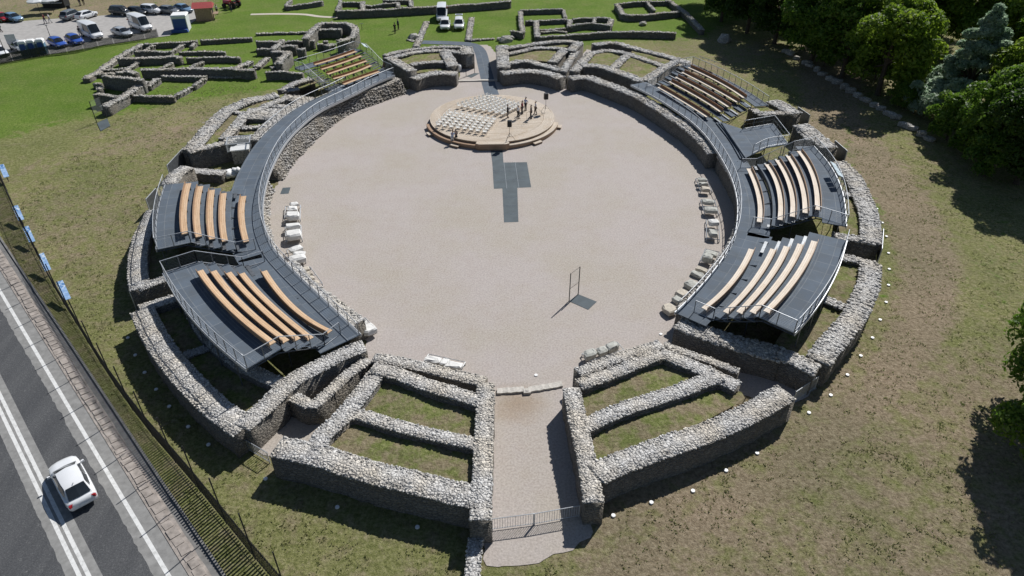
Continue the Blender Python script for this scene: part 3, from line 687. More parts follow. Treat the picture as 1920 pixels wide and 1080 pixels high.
# ------------------------------------------------------------------ metal stands, walkways, benches
ZW = 2.3
def railing(parent, edge, h=1.1, m=None, spacing=1.55, mesh=True, z=None, wires=6):
    """posts, top rail and wire infill along an edge of deck points (x, y, deck height)"""
    m = m or M['steel']; ln = smooth_line(edge, .5); rail = MB()
    up = Vector((0, 0, h))
    rail.tube([p + up for p in ln], .032, m, 6)
    rail.tube([p + Vector((0, 0, .1)) for p in ln], .02, m, 4)
    if mesh:
        for k in range(wires): rail.tube([p + Vector((0, 0, .18 + (h - .24) * k / (wires - 1))) for p in ln], .0065, m, 3, cap=False)
    o = rail.build('railing', parent, True)
    L = [0]
    for i in range(1, len(ln)): L.append(L[-1] + (ln[i] - ln[i - 1]).length)
    n = max(1, round(L[-1] / spacing)); j = 0
    pm = None
    for i in range(n + 1):
        s = min(L[-1] * i / n, L[-1] - 1e-4)
        while j < len(L) - 2 and L[j + 1] < s: j += 1
        p = ln[j].lerp(ln[j + 1], (s - L[j]) / max(1e-6, L[j + 1] - L[j]))
        b = MB(); b.box((p.x, p.y, p.z + h / 2 - .06), (.05, .05, h + .12), M['steel_dark']); b.build('post', o)
    return o
def z3(line, z): return [Vector((p.x, p.y, z)) for p in line]

def walkway(label, px, wd, outer_rail=None):
    inner = smooth_line([P(u, v, ZW) for u, v in px], .8); outer = offset(inner, wd, ARENA_C)
    root = thing('walkway', label, 'walkway', (inner[0].x, inner[0].y, ZW))
    mb = MB(); mb.strip(inner, outer, ZW, .07, M['deck']); mb.build('deck', root)
    mb = MB(); a = offset(inner, .0, ARENA_C); b = offset(inner, -.07, ARENA_C); mb.strip(a, b, ZW + .04, .28, M['steel']); mb.build('edge_beam', root)
    railing(root, z3(offset(inner, .12, ARENA_C), ZW), 1.1)
    if outer_rail:
        i0, i1 = outer_rail; ol = [p for p, q in zip(offset(inner, wd - .08, ARENA_C), inner) if i0 <= proj(*q)[1] <= i1]
        railing(root, z3(ol, ZW), 1.1, spacing=1.2, wires=2)
    # steel legs standing on the arena wall
    for i in range(2, len(inner) - 2, 5):
        p = offset(inner, 1.5, ARENA_C)[i]; b = MB(); b.box((p.x, p.y, ZW / 2), (.1, .1, ZW), M['steel_dark']); b.build('leg', root)
    return root, inner, outer
LW = [(740, 141), (700, 158), (657, 180), (600, 208), (560, 240), (530, 275), (505, 325), (493, 375), (494, 415), (505, 450), (520, 475), (555, 512), (600, 555), (640, 593), (676, 627)]
RW = [(1183, 159), (1230, 183), (1268, 207), (1297, 228), (1322, 252), (1342, 279), (1358, 305), (1372, 333), (1381, 363), (1384, 395), (1379, 437), (1362, 475), (1330, 519), (1295, 558), (1266, 586)]
walkway('long dark curved walkway with railing along the left side of the arena', LW, 3.3, (165, 262))
walkway('long dark curved walkway with railing along the right side of the arena', RW, 2.6)

ORD = ['lowest front', 'second', 'third', 'fourth', 'topmost rear']
def stand(key, label, rows, open_rows=False, back=2.2, ext=(1.3, .35), panels=(), bench_m='wood', endrail=(True, True), aisle=(True, False), back_ext=None, low=(0, 0), zr=(.0, .45, .87, 1.29, 1.71)):
    zt = [ZW + z for z in zr]
    C = []
    for pts, z in zip(rows, zt):
        a, m_, b = [P(u, v, z + .46) for u, v in pts]; a.z = m_.z = b.z = 0
        ctl = m_ * 2 - (a + b) / 2                                   # quadratic through the three
        C.append([a * (1 - t) ** 2 + ctl * 2 * t * (1 - t) + b * t * t for t in [i / 18 for i in range(19)]])
    c = sum((l[9] for l in C), Vector()) / 5
    root = thing('grandstand', label, 'grandstand', (c.x, c.y, 0), 'metal stands round the arena')
    E = [extend(l, *ext) for l in C]
    sgn = ARENA_C
    # low deck from the walkway to the second row, treads under each row, upper deck
    E0 = extend(C[0], ext[0] + low[0], ext[1] + low[1]); E1 = extend(C[1], ext[0] + low[0], ext[1] + low[1])
    d = MB(); d.strip(offset(E0, -.9, sgn), offset(E0, .62, sgn), ZW + .006, .07, M['deck'])
    d.strip(offset(E0, .62, sgn), offset(E1, -.66, sgn), ZW + .006, .07, M['deck'])
    for k in range(1, 5):
        if not open_rows:
            d.strip(offset(E[k], -.64, sgn), offset(E[k], .5 if k == 4 else .42, sgn), zt[k], .05, M['deck'])
            if key.endswith('left stand'): continue
            f = offset(E[k], -.64, sgn); f2 = offset(E[k], -.61, sgn); d.strip(f, f2, zt[k] - .052, zt[k] - zt[k - 1] - .06, M['steel_dark'])
    if key == 'upper right stand':  # dark half treads added to darken the ground under the open rows
        for k in range(1, 5): d.strip(offset(E[k], -.66, sgn), offset(E[k], .25 if k < 4 else -.12, sgn), zt[k], .05, M['deck'])
    EU = extend(C[4], *(back_ext or ext))
    d.strip(offset(EU, .505, sgn), offset(EU, .5 + back, sgn), zt[4], .08, M['deck'], 3.0)
    d.build('deck', root)
    # sloping side beams and cross beams that carry the rows
    fr = MB()
    idx = range(0, len(E[0]), 4)
    for i in list(idx) + [len(E[0]) - 1]:
        pts = [Vector((offset(E[0], -.3, sgn)[i].x, offset(E[0], -.3, sgn)[i].y, ZW - .16))] + [Vector((E[k][i].x, E[k][i].y, zt[k] - .2)) for k in range(1, 5)] + [Vector((*offset(E[4], .5 + back, sgn)[i].xy, zt[4] - .2))]
        fr.tube(pts, .06, M['steel_dark'], 4)
    for k in (2, 4): fr.tube([Vector((p.x, p.y, zt[k] - .22)) for p in E[k]], .05, M['steel_dark'], 4)
    eo = offset(EU, .5 + back, sgn); fr.strip(eo, offset(EU, .56 + back, sgn), zt[4] + .04, .3, M['steel'])
    fr.build('frame', root)
    for i in range(1, len(EU), 4):
        for dist, k in ((.5 + back - .15, 4), (-1.6, 4)):
            p = offset(EU, dist, sgn)[i]; zz = zt[4] if dist > 0 else zt[3] - .1
            b = MB(); b.tube([Vector((p.x, p.y, 0)), Vector((p.x, p.y, zz - .1))], .05, M['steel_dark'], 6); b.build('leg', root)
    br = MB()
    eb = offset(EU, .5 + back - .15, sgn)
    for i in range(1, len(EU) - 4, 8):
        br.tube([Vector((*eb[i].xy, .1)), Vector((*eb[i + 4].xy, zt[4] - .2))], .025, M['steel_dark'], 4)
    br.build('brace', root)
    # stair aisles at the ends
    for e, on in enumerate(aisle):
        if not on: continue
        st = MB(); wd = ext[e]
        for k in range(4):
            for s in range(3):
                t = (s + .5) / 3; i = 0 if e == 0 else -1; p0, p1 = E[k][i], E[k + 1][i]; q = p0.lerp(p1, t); j0 = C[k][0 if e == 0 else -1].lerp(C[k + 1][0 if e == 0 else -1], t)
                if k == 0 and s < 1: continue
                z = zt[k] + (zt[k + 1] - zt[k]) * (s + 1) / 3; dd = (p1 - p0).normalized(); mid = q.lerp(j0, .5)
                st.box((mid.x, mid.y, z - .03), ((q - j0).length * .92, .27, .04), M['steel_dark'], math.atan2((q - j0).y, (q - j0).x))
        if st.n: st.build('stair', root)
    # railings: back and ends
    back_edge = z3(offset(EU, .5 + back - .06, sgn), zt[4])
    railing(root, back_edge, 1.1, spacing=1.3)
    for e, on in enumerate(endrail):
        if not on: continue
        i = 0 if e == 0 else -1
        pts = [Vector((*offset(EU, .5 + back - .06, sgn)[i].xy, zt[4])), Vector((*offset(E[4], -.3, sgn)[i].xy, zt[4])), Vector((*offset(E[1], -.75, sgn)[i].xy, ZW)), Vector((*offset(E[0], -.6, sgn)[i].xy, ZW))]
        railing_seg(root, pts)
    for k in range(5):
        ln = C[k]; z = zt[k]
        b = thing('bench', '%s curved %s bench of the %s' % (ORD[k], 'pale wooden' if bench_m == 'wood_pale' else 'orange wooden' if bench_m == 'wood_warm' else 'wooden', key), 'bench', (ln[9].x, ln[9].y, z), 'curved benches of the stands')
        s = MB(); s.strip(offset(ln, -.24, sgn), offset(ln, .24, sgn), z + .46, .06, M[bench_m]); s.build('seat', b)
        s = MB(); s.strip(offset(ln, .255, sgn), offset(ln, .3, sgn), z + .8 if key[:7] == 'upper r' else z + .72, .52 if key[:7] == 'upper r' else .44, M['wood_back'] if key[:5] == 'upper' else M['wood_brown']); s.build('backrest', b)
        for i in range(1, 19, 4):
            q = MB(); p = ln[i]; t = ln[min(i + 1, 18)] - ln[i - 1]; q.box((p.x, p.y, z + .2), (.05, .42, .4), M['steel_dark'], math.atan2(t.y, t.x)); q.build('leg', b)
    return root, C, EU, zt
def railing_seg(root, pts, h=1.1):
    rail = MB()
    up = Vector((0, 0, h))
    rail.tube([p + up for p in pts], .032, M['steel'], 6); rail.tube([p + Vector((0, 0, .06)) for p in pts], .03, M['steel'], 4)
    for k in range(7): rail.tube([p + Vector((0, 0, .18 + .13 * k)) for p in pts], .0065, M['steel'], 3, cap=False)
    o = rail.build('railing', root)
    for a, b in zip(pts[:-1], pts[1:]):
        n = max(1, round((b - a).length / 1.3))
        for i in range(n + 1):
            p = a.lerp(b, i / n); q = MB(); q.box((p.x, p.y, p.z + h / 2 - .06), (.05, .05, h + .12), M['steel_dark']); q.build('post', o)
    return o
M['wood_brown'] = wood('light_brown_board', (.3, .19, .12), (.42, .29, .19))  # brown board tone, also the painted shade of the stage sides
STANDS = {}
STANDS['TL'] = stand('upper left stand', 'small tilted metal stand with open rows at the upper left of the arena', [
    [(644.5, 158), (679, 145), (711, 134)], [(625, 147.5), (662.5, 136), (695.5, 122.5)], [(614, 139), (652.5, 126), (687.5, 114)], [(602.5, 130), (642.5, 117.5), (677.5, 104.5)], [(590, 121), (630, 109), (667.5, 96)]],
    True, 1.6, (1.9, 1.9), bench_m='wood', aisle=(True, True))
STANDS['TR'] = stand('upper right stand', 'metal stand with brown backed benches at the upper right of the arena', [
    [(1235, 163), (1285, 192), (1327, 219)], [(1256, 152.5), (1310, 182), (1352, 209)], [(1268, 144), (1323, 173), (1367, 200)], [(1280, 135), (1338, 165), (1383, 191)], [(1292, 126), (1348, 153), (1396, 183)]],
    True, 1.7, (1.8, 1.9), bench_m='wood_pale', aisle=(True, True), endrail=(True, False))
STANDS['MR'] = stand('middle right stand', 'dark decked metal stand with pale benches at the middle right of the arena', [
    [(1404, 316), (1423, 367), (1424, 416)], [(1438, 308), (1460, 353), (1463, 412)], [(1457.5, 300), (1482, 350), (1486, 406)], [(1478, 292.5), (1502, 340), (1510, 399)], [(1498, 283), (1525, 330), (1533, 393)]],
    False, 2.0, (1.0, .5), bench_m='wood_pale', aisle=(True, True), back_ext=(2.2, 1.4), low=(0, 1.6))
STANDS['BR'] = stand('lower right stand', 'long dark decked metal stand with pale benches at the lower right of the arena', [
    [(1409, 467), (1375, 526), (1320, 579)], [(1450, 467), (1414, 528), (1361, 586)], [(1475, 462), (1443, 520), (1386, 586)], [(1501, 457.5), (1470, 516), (1411, 586)], [(1527, 452), (1495, 516), (1437, 584.5)]],
    False, 1.9, (2.2, .35), bench_m='wood_pale', aisle=(True, False), endrail=(False, True), low=(1.4, 0))
STANDS['ML'] = stand('middle left stand', 'short dark decked metal stand with warm wooden benches at the middle left of the arena', [
    [(457, 367.5), (453.5, 407), (462, 453)], [(420, 362), (417, 407), (422, 452)], [(398, 356), (394, 401), (398, 448)], [(376, 349), (369, 395), (373, 443.5)], [(353.5, 343.5), (345, 390), (347, 438)]],
    False, 1.9, (1.2, .9), bench_m='wood', aisle=(True, True), endrail=(False, True), low=(1.2, 1.6))
STANDS['BL'] = stand('lower left stand', 'long dark decked metal stand with orange wooden benches at the lower left of the arena', [
    [(495, 508), (549, 576), (619, 622)], [(453, 512.5), (503, 568), (583, 635)], [(428, 511), (480, 568), (558, 637)], [(400, 508), (455, 573), (537, 640)], [(375, 507), (428, 573), (512, 644)]],
    False, 1.9, (2.1, .4), bench_m='wood_warm', aisle=(True, False), endrail=(True, True), low=(1.4, 0))

# platform between the two right-hand stands, steps down to the walkway, gates, panels
def platform():
    px = [(1352, 229), (1392, 242), (1450, 232), (1479, 270), (1437, 277), (1410, 290), (1398, 296)]
    z = 2.75; pts = [P(u, v, z) for u, v in px]; c = sum(pts, Vector()) / len(pts)
    root = thing('platform', 'wide dark grating platform between the upper right and middle right stands', 'platform', (c.x, c.y, 0))
    mb = MB(); n = len(pts); lo = [p - Vector((0, 0, .08)) for p in pts]
    mb.add(pts + lo, [tuple(range(n)), tuple(range(2 * n - 1, n - 1, -1))] + [(i, (i + 1) % n, n + (i + 1) % n, n + i) for i in range(n)], M['deck'], [[(p.x, p.y) for p in pts], [(p.x, p.y) for p in pts]] + [[(0, 0)] * 4] * n); mb.build('deck', root)
    for k in (1, 2):
        a = smooth_line([P(u, v, z - .15 * k) for u, v in [(1352, 229), (1378, 262), (1399, 297)]], .8); s = MB()
        s.strip(offset(a, -.02 - .32 * (k - 1), ARENA_C), offset(a, -.32 * k, ARENA_C), z - .15 * k, .05, M['deck']); s.build('step', root)
    for p in pts[1:5]:
        q = c.lerp(p, .9); b = MB(); b.tube([Vector((q.x, q.y, 0)), Vector((q.x, q.y, z - .1))], .05, M['steel_dark']); b.build('leg', root)
    ins = [c.lerp(p, .97) for p in pts]
    railing(root, [ins[1], ins[2]], 1.1, wires=3); railing(root, [ins[2], ins[3]], 1.1, wires=3); railing(root, [ins[3], ins[4], ins[5]], 1.1, wires=3)
    return root
platform()
def fence_panel(a, b, h, label, cat='gate', m=None, bars=.15, name='metal_gate', base=0.0):
    a, b = Vector((a.x, a.y, base)), Vector((b.x, b.y, base)); root = thing(name, label, cat, tuple(a)); m = m or M['steel']
    f = MB(); up = Vector((0, 0, h)); lo = Vector((0, 0, .12))
    f.tube([a + lo, b + lo], .025, m, 5); f.tube([a + up, b + up], .03, m, 5); f.build('frame', root)
    L = (b - a).length; n = max(1, round(L / 2))
    for i in range(n + 1):
        q = a.lerp(b, i / n); p = MB(); p.box((q.x, q.y, base + h / 2), (.06, .06, h), m); p.build('post', root)
    k = MB(); n = int(L / bars)
    for i in range(1, n):
        q = a.lerp(b, i / n); k.tube([q + lo, q + up], .017, m, 4, cap=False)
    k.build('bars', root); return root
fence_panel(P(923, 994), P(1000, 984), 1.05, 'low steel barred gate, left leaf across the near entrance passage')
fence_panel(P(1002, 984), P(1085, 969), 1.05, 'low steel barred gate, right leaf partly shaded across the near entrance passage')
fence_panel(P(455, 838), P(506, 868), 1.0, 'steel barred gate at the outer end of the lower left side passage')
fence_panel(P(1486, 757), P(1527, 729), 1.2, 'steel barred gate at the outer end of the lower right side passage')
def plate_gate(a, b, h, label):
    a, b = P(*a), P(*b); root = thing('plate_gate', label, 'gate', tuple(a)); f = MB(); ln = [a, b]
    f.strip(offset(ln, .02), offset(ln, -.02), h, h - .1, M['steel_dark']); f.build('panel', root)
    f = MB(); f.tube([a + Vector((0, 0, h + .03)), b + Vector((0, 0, h + .03))], .035, M['steel']); f.build('top_rail', root)
    for q in (a, b):
        f = MB(); f.box((q.x, q.y, h / 2), (.08, .08, h), M['steel']); f.build('post', root)
plate_gate((257, 582), (254, 552), 1.9, 'tall grey sheet gate closing the left side passage below the middle left stand')
plate_gate((1642, 500), (1645, 462), 1.9, 'tall grey sheet gate closing the right passage beside the lower right stand')
plate_gate((284, 405), (302, 384), 1.9, 'grey sheet gate behind the middle left stand')
plate_gate((322, 340), (352, 306), 1.9, 'grey sheet gate beside the upper left wall network')
plate_gate((1490, 227), (1512, 243), 1.9, 'grey sheet gate closing the far right passage by the green bed')
plate_gate((1558, 292), (1580, 312), 1.9, 'grey sheet gate behind the middle right stand')
def lectern(p, d, label, n=3, z=3.98, m='palepanel', wdt=.95, group='info panels on the stand railings'):
    """sloping printed panels on a railing"""
    for i in range(n):
        q = p + d * (i - (n - 1) / 2) * (wdt + .1)
        r = thing('info_lectern', label % ['first', 'second', 'third'][i] if '%s' in label else label, 'info panel', (q.x, q.y, z), group)
        b = MB(); b.box((q.x, q.y, z + 1.22), (wdt, .62, .03), M[m], math.atan2(d.y, d.x), R(-25)); b.build('panel', r)
        b = MB(); b.box((q.x, q.y, z + 1.12), (.07, .07, .2), M['steel']); b.build('bracket', r)
def edge_dir(a, b, z): a, b = P(*a, z), P(*b, z); return (a + b) / 2, (b - a).normalized()
c, d = edge_dir((1318, 108), (1340, 115), 5.2); lectern(Vector((c.x, c.y, 0)), d, '%s from the left of three pale sloping panels behind the upper right stand')
c, d = edge_dir((1564, 309), (1574, 326), 5.2); lectern(Vector((c.x, c.y, 0)), d, '%s from the far end of three pale blue panels behind the middle right stand')
c, d = edge_dir((628, 82), (645, 76), 5.2); lectern(Vector((c.x, c.y, 0)), d, '%s of three white panels on the rear rail of the upper left stand', m='tarp')
c, d = edge_dir((679, 83), (689, 93), 4.6); lectern(Vector((c.x, c.y, 0)), d, 'single larger pale panel on the end rail of the upper left stand', 1, 3.6, wdt=1.9)

# ------------------------------------------------------------------ stage, chairs, loudspeakers
ZS = .8
def stage():
    Lp, Rp, T, B = P(806, 222, ZS), P(1040, 222, ZS), P(925, 178, ZS), P(925, 266, ZS)
    c = Vector(((Lp.x + Rp.x) / 2, (T.y + B.y) / 2, 0)); r = (Rp.x - Lp.x) / 2
    root = thing('stage', 'round weathered wooden stage near the far side of the arena', 'stage', (c.x, c.y, 0))
    n = 72
    mb = MB()
    def ring(r0, r1, z, m, th, a0=0, a1=2 * math.pi, k=n):
        A = [c + Vector((math.cos(a0 + (a1 - a0) * i / k), math.sin(a0 + (a1 - a0) * i / k), 0)) * r0 for i in range(k + 1)]
        Bq = [c + Vector((math.cos(a0 + (a1 - a0) * i / k), math.sin(a0 + (a1 - a0) * i / k), 0)) * r1 for i in range(k + 1)]
        return A, Bq, z, th, m
    for k in range(7):
        r1 = r - .2 * k; mb.strip(*ring(r1, r1 - .19, ZS + .001 * (k % 2), M['stagewood'], .1))
    mb.build('rim_boards', root)
    # straight boards inside the rim
    ri = r - 1.42; b = MB(); y = -ri; ang = R(8); dd = Vector((math.cos(ang), math.sin(ang), 0)); nn = Vector((-dd.y, dd.x, 0))
    while y < ri:
        hw = math.sqrt(max(0, ri * ri - (y + .1) ** 2))
        if hw > .4:
            s0 = -hw
            while s0 < hw - .05:
                s1 = min(hw, s0 + random.uniform(2.5, 4.5)); z = ZS - .004 + random.uniform(-.003, .003); u0 = random.uniform(0, 60)
                q = [c + dd * s0 + nn * y, c + dd * (s1 - .01) + nn * y, c + dd * (s1 - .01) + nn * (y + .185), c + dd * s0 + nn * (y + .185)]
                b.add([(p.x, p.y, z) for p in q], [(0, 1, 2, 3)], M['stagewood'], [[(u0, u0), (u0 + s1 - s0, u0), (u0 + s1 - s0, u0 + .18), (u0, u0 + .18)]]); s0 = s1
        y += .195
    b.build('floor_boards', root)
    m2 = MB(); A = [c + Vector((math.cos(2 * math.pi * i / n), math.sin(2 * math.pi * i / n), 0)) * (r - .12) for i in range(n + 1)]
    m2.strip(A, [c + (p - c) * .02 for p in A], ZS - .06, ZS - .06, M['wood_brown']); m2.build('base', root)
    skirt = MB(); skirt.strip(*ring(r - .05, r - .1, ZS - .1, M['wood_brown'], ZS - .1)); skirt.build('skirt', root)  # brown tone puts the skirt's shade into the wood
    # step benches round the front, in two arcs, and the straight front piece
    for a0, a1, lab in ((R(192), R(258), 0), (R(285), R(352), 1)):
        s = MB(); s.strip(*ring(r + .55, r - .04, .52, M['stagewood'] if lab else M['wood_brown'], .1, a0, a1, 22)); s.strip(*ring(r + .5, r + .45, .42, M['wood_brown'], .42, a0, a1, 22)); s.build('step', root)  # left arc in browner wood for its shade, right arc in the lit tone
    for a0, a1 in ((R(205), R(211)), (R(236), R(244)), (R(306), R(314)), (R(345), R(351))):
        s = MB(); s.strip(*ring(r + 1.05, r + .56, .27, M['stagewood'], .08, a0, a1, 5)); s.strip(*ring(r + 1.0, r + .95, .19, M['wood_brown'], .19, a0, a1, 5)); s.build('low_step', root)
    f = MB(); A = [c + Vector((math.cos(t), math.sin(t), 0)) * (r + .0) for t in [R(258) + R(27) * i / 10 for i in range(11)]]
    f0 = c + Vector((math.cos(R(258)), math.sin(R(258)), 0)) * (r + .62); f1 = c + Vector((math.cos(R(285)), math.sin(R(285)), 0)) * (r + .62)
    Bq = [f0.lerp(f1, i / 10) + (Vector((0, -.28, 0)) if 0 < i < 10 else Vector()) for i in range(11)]
    f.strip(A, Bq, ZS + .004, ZS, M['wood_brown']); f.strip(A, [b_ + Vector((0, .03, 0)) for b_ in Bq], ZS + .012, .01, M['stagewood']); f.build('front_platform', root)
    return c, r
SC, SR = stage()
def chair_mesh():
    mb = MB(); w_ = M['chair']
    mb.box((0, 0, .43), (.44, .44, .04), w_, taper=.96)
    mb.box((0, -.215, .73), (.44, .03, .08), w_, 0, R(10)); mb.box((0, -.2, .52), (.42, .03, .05), w_, 0, R(8))
    for x in (-.16, -.055, .055, .16): mb.box((x, -.205, .62), (.06, .02, .2), w_, 0, R(8))
    for sx in (-.19, .19):
        mb.tube([(sx, -.19, .42), (sx * 1.12, -.26, 0)], .022, w_, 5); mb.tube([(sx, .19, .42), (sx * 1.12, .24, 0)], .022, w_, 5)
        mb.tube([(sx * 1.1, -.2, .64), (sx * 1.18, .02, .65), (sx * 1.16, .17, .6), (sx * 1.05, .2, .44)], .02, w_, 5)
        mb.tube([(sx, -.19, .43), (sx, -.235, .77)], .02, w_, 5)
    return mb
def chairs():
    blocks = [([(442, 405), (1000, 492), (880, 650), (285, 560)], 8, 6, 'white plastic chair in the nearer block of rows on the round stage', 'chairs of the nearer block'),
              ([(925, 195), (1330, 310), (1110, 420), (555, 318)], 8, 8, 'white plastic chair in the farther block of rows on the round stage', 'chairs of the farther block')]
    proto = None
    for q, nc, nr, lab, grp in blocks:
        pts = [P(780 + x / 6.836, 150 + y / 6.836, ZS + .5) for x, y in q]; a, b, c_, d = pts
        # seats look along the block's long side, towards the open right half of the stage
        f = ((b - a) + (c_ - d)).normalized(); rz = math.atan2(f.y, f.x) - math.pi / 2
        for i in range(nc):
            for j in range(nr):
                s, t = i / (nc - 1), j / (nr - 1); p = a.lerp(b, s).lerp(d.lerp(c_, s), t)
                if (p.xy - SC.xy).length > SR - .35: continue
                loc = (p.x + random.uniform(-.04, .04), p.y + random.uniform(-.04, .04), ZS + .004); r_ = rz + random.uniform(-.1, .1)
                if proto is None: proto = chair_mesh().build('chair'); o = proto
                else: o = proto.copy(); COL.objects.link(o)
                o.location = loc; o.rotation_euler = (0, 0, r_); tag(o, lab, 'chair', grp)
chairs()
def speaker(px, label, slabel, rz):
    p = P(*px, ZS); st = thing('speaker_stand', slabel, 'speaker stand', (p.x, p.y, ZS), 'speaker stands')
    b = MB(); b.tube([(p.x, p.y, ZS + .45), (p.x, p.y, ZS + 1.75)], .022, M['iron']); b.build('pole', st)
    for k in range(3):
        a = rz + k * 2.094; q = Vector((math.cos(a), math.sin(a), 0)); b = MB()
        b.tube([Vector((p.x, p.y, ZS + .95)), Vector((p.x, p.y, ZS)) + q * .75], .017, M['iron']); b.tube([Vector((p.x, p.y, ZS + .5)), Vector((p.x, p.y, ZS + .42)) + q * .42], .012, M['iron']); b.build('leg', st)
    sp = thing('loudspeaker', label, 'loudspeaker', (p.x, p.y, ZS + 1.75), 'loudspeakers')
    Mx = Matrix.Rotation(rz, 4, 'Z')
    b = MB(); b.box((p.x, p.y, ZS + 2.13), (.52, .42, .76), M['black'], rz, taper=.96); b.build('cabinet', sp)
    b = MB(); b.box((p.x + .215 * math.sin(rz), p.y - .215 * math.cos(rz), ZS + 2.13), (.44, .02, .66), M['iron'], rz); b.build('grille', sp)
speaker((1023, 210), 'black loudspeaker on the stand at the far right edge of the stage', 'black tripod speaker stand at the far right edge of the stage', .25)
speaker((955.5, 263), 'black loudspeaker on the stand at the front edge of the stage', 'black tripod speaker stand at the front edge of the stage', -.1)

# ------------------------------------------------------------------ people
def skin_mesh(name, chains, m, parent=None, sub=1):
    """one continuous surface grown round connected chains of (point, radius)"""
    vs, es, rs = [], [], []; ids = {}
    for ch in chains:
        prev = None
        for key, p, r in ch:
            if key in ids: i = ids[key]
            else: i = len(vs); vs.append(p); rs.append(r); ids[key] = i
            if prev is not None and prev != i: es.append((prev, i))
            prev = i
    me = bpy.data.meshes.new(name); me.from_pydata(vs, es, []); o = bpy.data.objects.new(name, me); COL.objects.link(o)
    sm = o.modifiers.new('skin', 'SKIN'); sm.use_smooth_shade = True
    for i, v in enumerate(me.skin_vertices[0].data):
        r = rs[i]; v.radius = r if isinstance(r, tuple) else (r, r); v.use_root = i == 0
    if sub: ss = o.modifiers.new('sub', 'SUBSURF'); ss.levels = sub; ss.render_levels = sub
    dg = bpy.context.evaluated_depsgraph_get(); ev = o.evaluated_get(dg); nm = bpy.data.meshes.new_from_object(ev)
    bpy.data.objects.remove(o); bpy.data.meshes.remove(me); nm.name = name; nm.materials.clear(); nm.materials.append(m)
    return link(name, nm, parent)
def person(p, rz, label, top, bottom, stride=.0, arms='down', lean=0.0, sc=1.0, group=None, sleeves=.55):
    root = thing('person', label, 'person', tuple(p), group)
    V = lambda x, y, z: (x, y + lean * max(0, z - .95), z)
    hip, kn, an, toe = {}, {}, {}, {}
    J = {}
    for s, sd in ((1, 'l'), (-1, 'r')):
        st = stride * s
        J['hip' + sd] = V(.09 * s, 0, .92); J['kn' + sd] = (.1 * s, .04 + st * .5, .5); J['an' + sd] = (.1 * s, st - .03, .08); J['toe' + sd] = (.12 * s, st + .13, .035)
        J['sh' + sd] = V(.185 * s, 0, 1.43)
        if arms == 'front' or (arms == 'phone' and s > 0): J['el' + sd] = V(.24 * s, .08, 1.15); J['wr' + sd] = V(.1 * s, .32, 1.22)
        elif arms == 'hip' : J['el' + sd] = V(.36 * s, -.08, 1.17); J['wr' + sd] = V(.2 * s, .06, 1.0)
        elif arms == 'reach': J['el' + sd] = V(.22 * s, .2, 1.2); J['wr' + sd] = V(.18 * s, .45, 1.1)
        else: J['el' + sd] = V(.24 * s, -.02, 1.15); J['wr' + sd] = V(.25 * s, .07, .9)
    c = [[('pel', V(0, 0, .95), .13), ('waist', V(0, 0, 1.12), .115), ('chest', V(0, .01, 1.33), (.15, .11)), ('neck', V(0, .01, 1.49), .055), ('jaw', V(0, .03, 1.57), .075), ('head', V(0, .02, 1.66), (.085, .1)), ('crown', V(0, .01, 1.74), .07)]]
    for s, sd in ((1, 'l'), (-1, 'r')):
        w_ = Vector(J['wr' + sd]); e = Vector(J['el' + sd]); d = (w_ - e).normalized(); x = Vector((d.y, -d.x, 0)); x = x.normalized() if x.length > .1 else Vector((0, 1, 0))
        palm = w_ + d * .07
        c.append([('pel', V(0, 0, .95), .13), ('hip' + sd, J['hip' + sd], .085), ('kn' + sd, J['kn' + sd], .055), ('an' + sd, J['an' + sd], .038), ('toe' + sd, J['toe' + sd], .035)])
        c.append([('chest', 0, 0), ('sh' + sd, J['sh' + sd], .06), ('el' + sd, J['el' + sd], .04), ('wr' + sd, tuple(w_), .026), ('palm' + sd, tuple(palm), .03)])
        for k, (o_, ln) in enumerate(((-.03, .08), (-.01, .092), (.01, .087), (.03, .07))):
            a = palm + x * o_; c.append([('palm' + sd, 0, 0), ('k%d' % k + sd, tuple(a + d * .035), .0095), ('f%d' % k + sd, tuple(a + d * ln + Vector((0, .012, -.01))), .008)])
        th = palm - d * .02 + x * -.045 * s; c.append([('palm' + sd, 0, 0), ('th' + sd, tuple(th), .011), ('tt' + sd, tuple(th + d * .05 + x * -.015 * s), .009)])
    b = skin_mesh('body', c, SKIN, root, 1)
    # nose, ears and eyes sit on the head
    f = MB(); y = .105 + lean * .7
    f.box((0, y + .025, 1.635), (.03, .035, .045), SKIN); f.box((-.085, .02 + lean * .7, 1.64), (.02, .04, .06), SKIN); f.box((.085, .02 + lean * .7, 1.64), (.02, .04, .06), SKIN)
    for s in (-1, 1): f.box((.032 * s, y + .008, 1.665), (.022, .012, .012), HAIR)
    f.box((0, y + .006, 1.59), (.05, .012, .01), M['redplastic'])
    face = f.build('face', root)
    hair = skin_mesh('hair', [[('a', V(0, .02, 1.735), (.085, .1)), ('b', V(0, -.02, 1.77), .06)], [('a', 0, 0), ('c', V(0, -.055, 1.68), .075)], [('c', 0, 0), ('d', V(0, -.06, 1.6), .05)]], HAIR, root)
    ch = [[('pel', V(0, 0, .97), .145), ('waist', V(0, 0, 1.13), .135), ('chest', V(0, .01, 1.33), (.17, .13)), ('collar', V(0, .01, 1.46), .075)]]
    for sd in 'lr':
        e = Vector(J['sh' + sd]).lerp(Vector(J['el' + sd]), .8) if sleeves < 1 else Vector(J['el' + sd]); cc = [('chest', 0, 0), ('sh' + sd, J['sh' + sd], .075), ('el' + sd, tuple(e), .056)]
        if sleeves >= 1: cc.append(('wr' + sd, J['wr' + sd], .04))
        ch.append(cc)
    skin_mesh('shirt', ch, top, root)
    ch = []
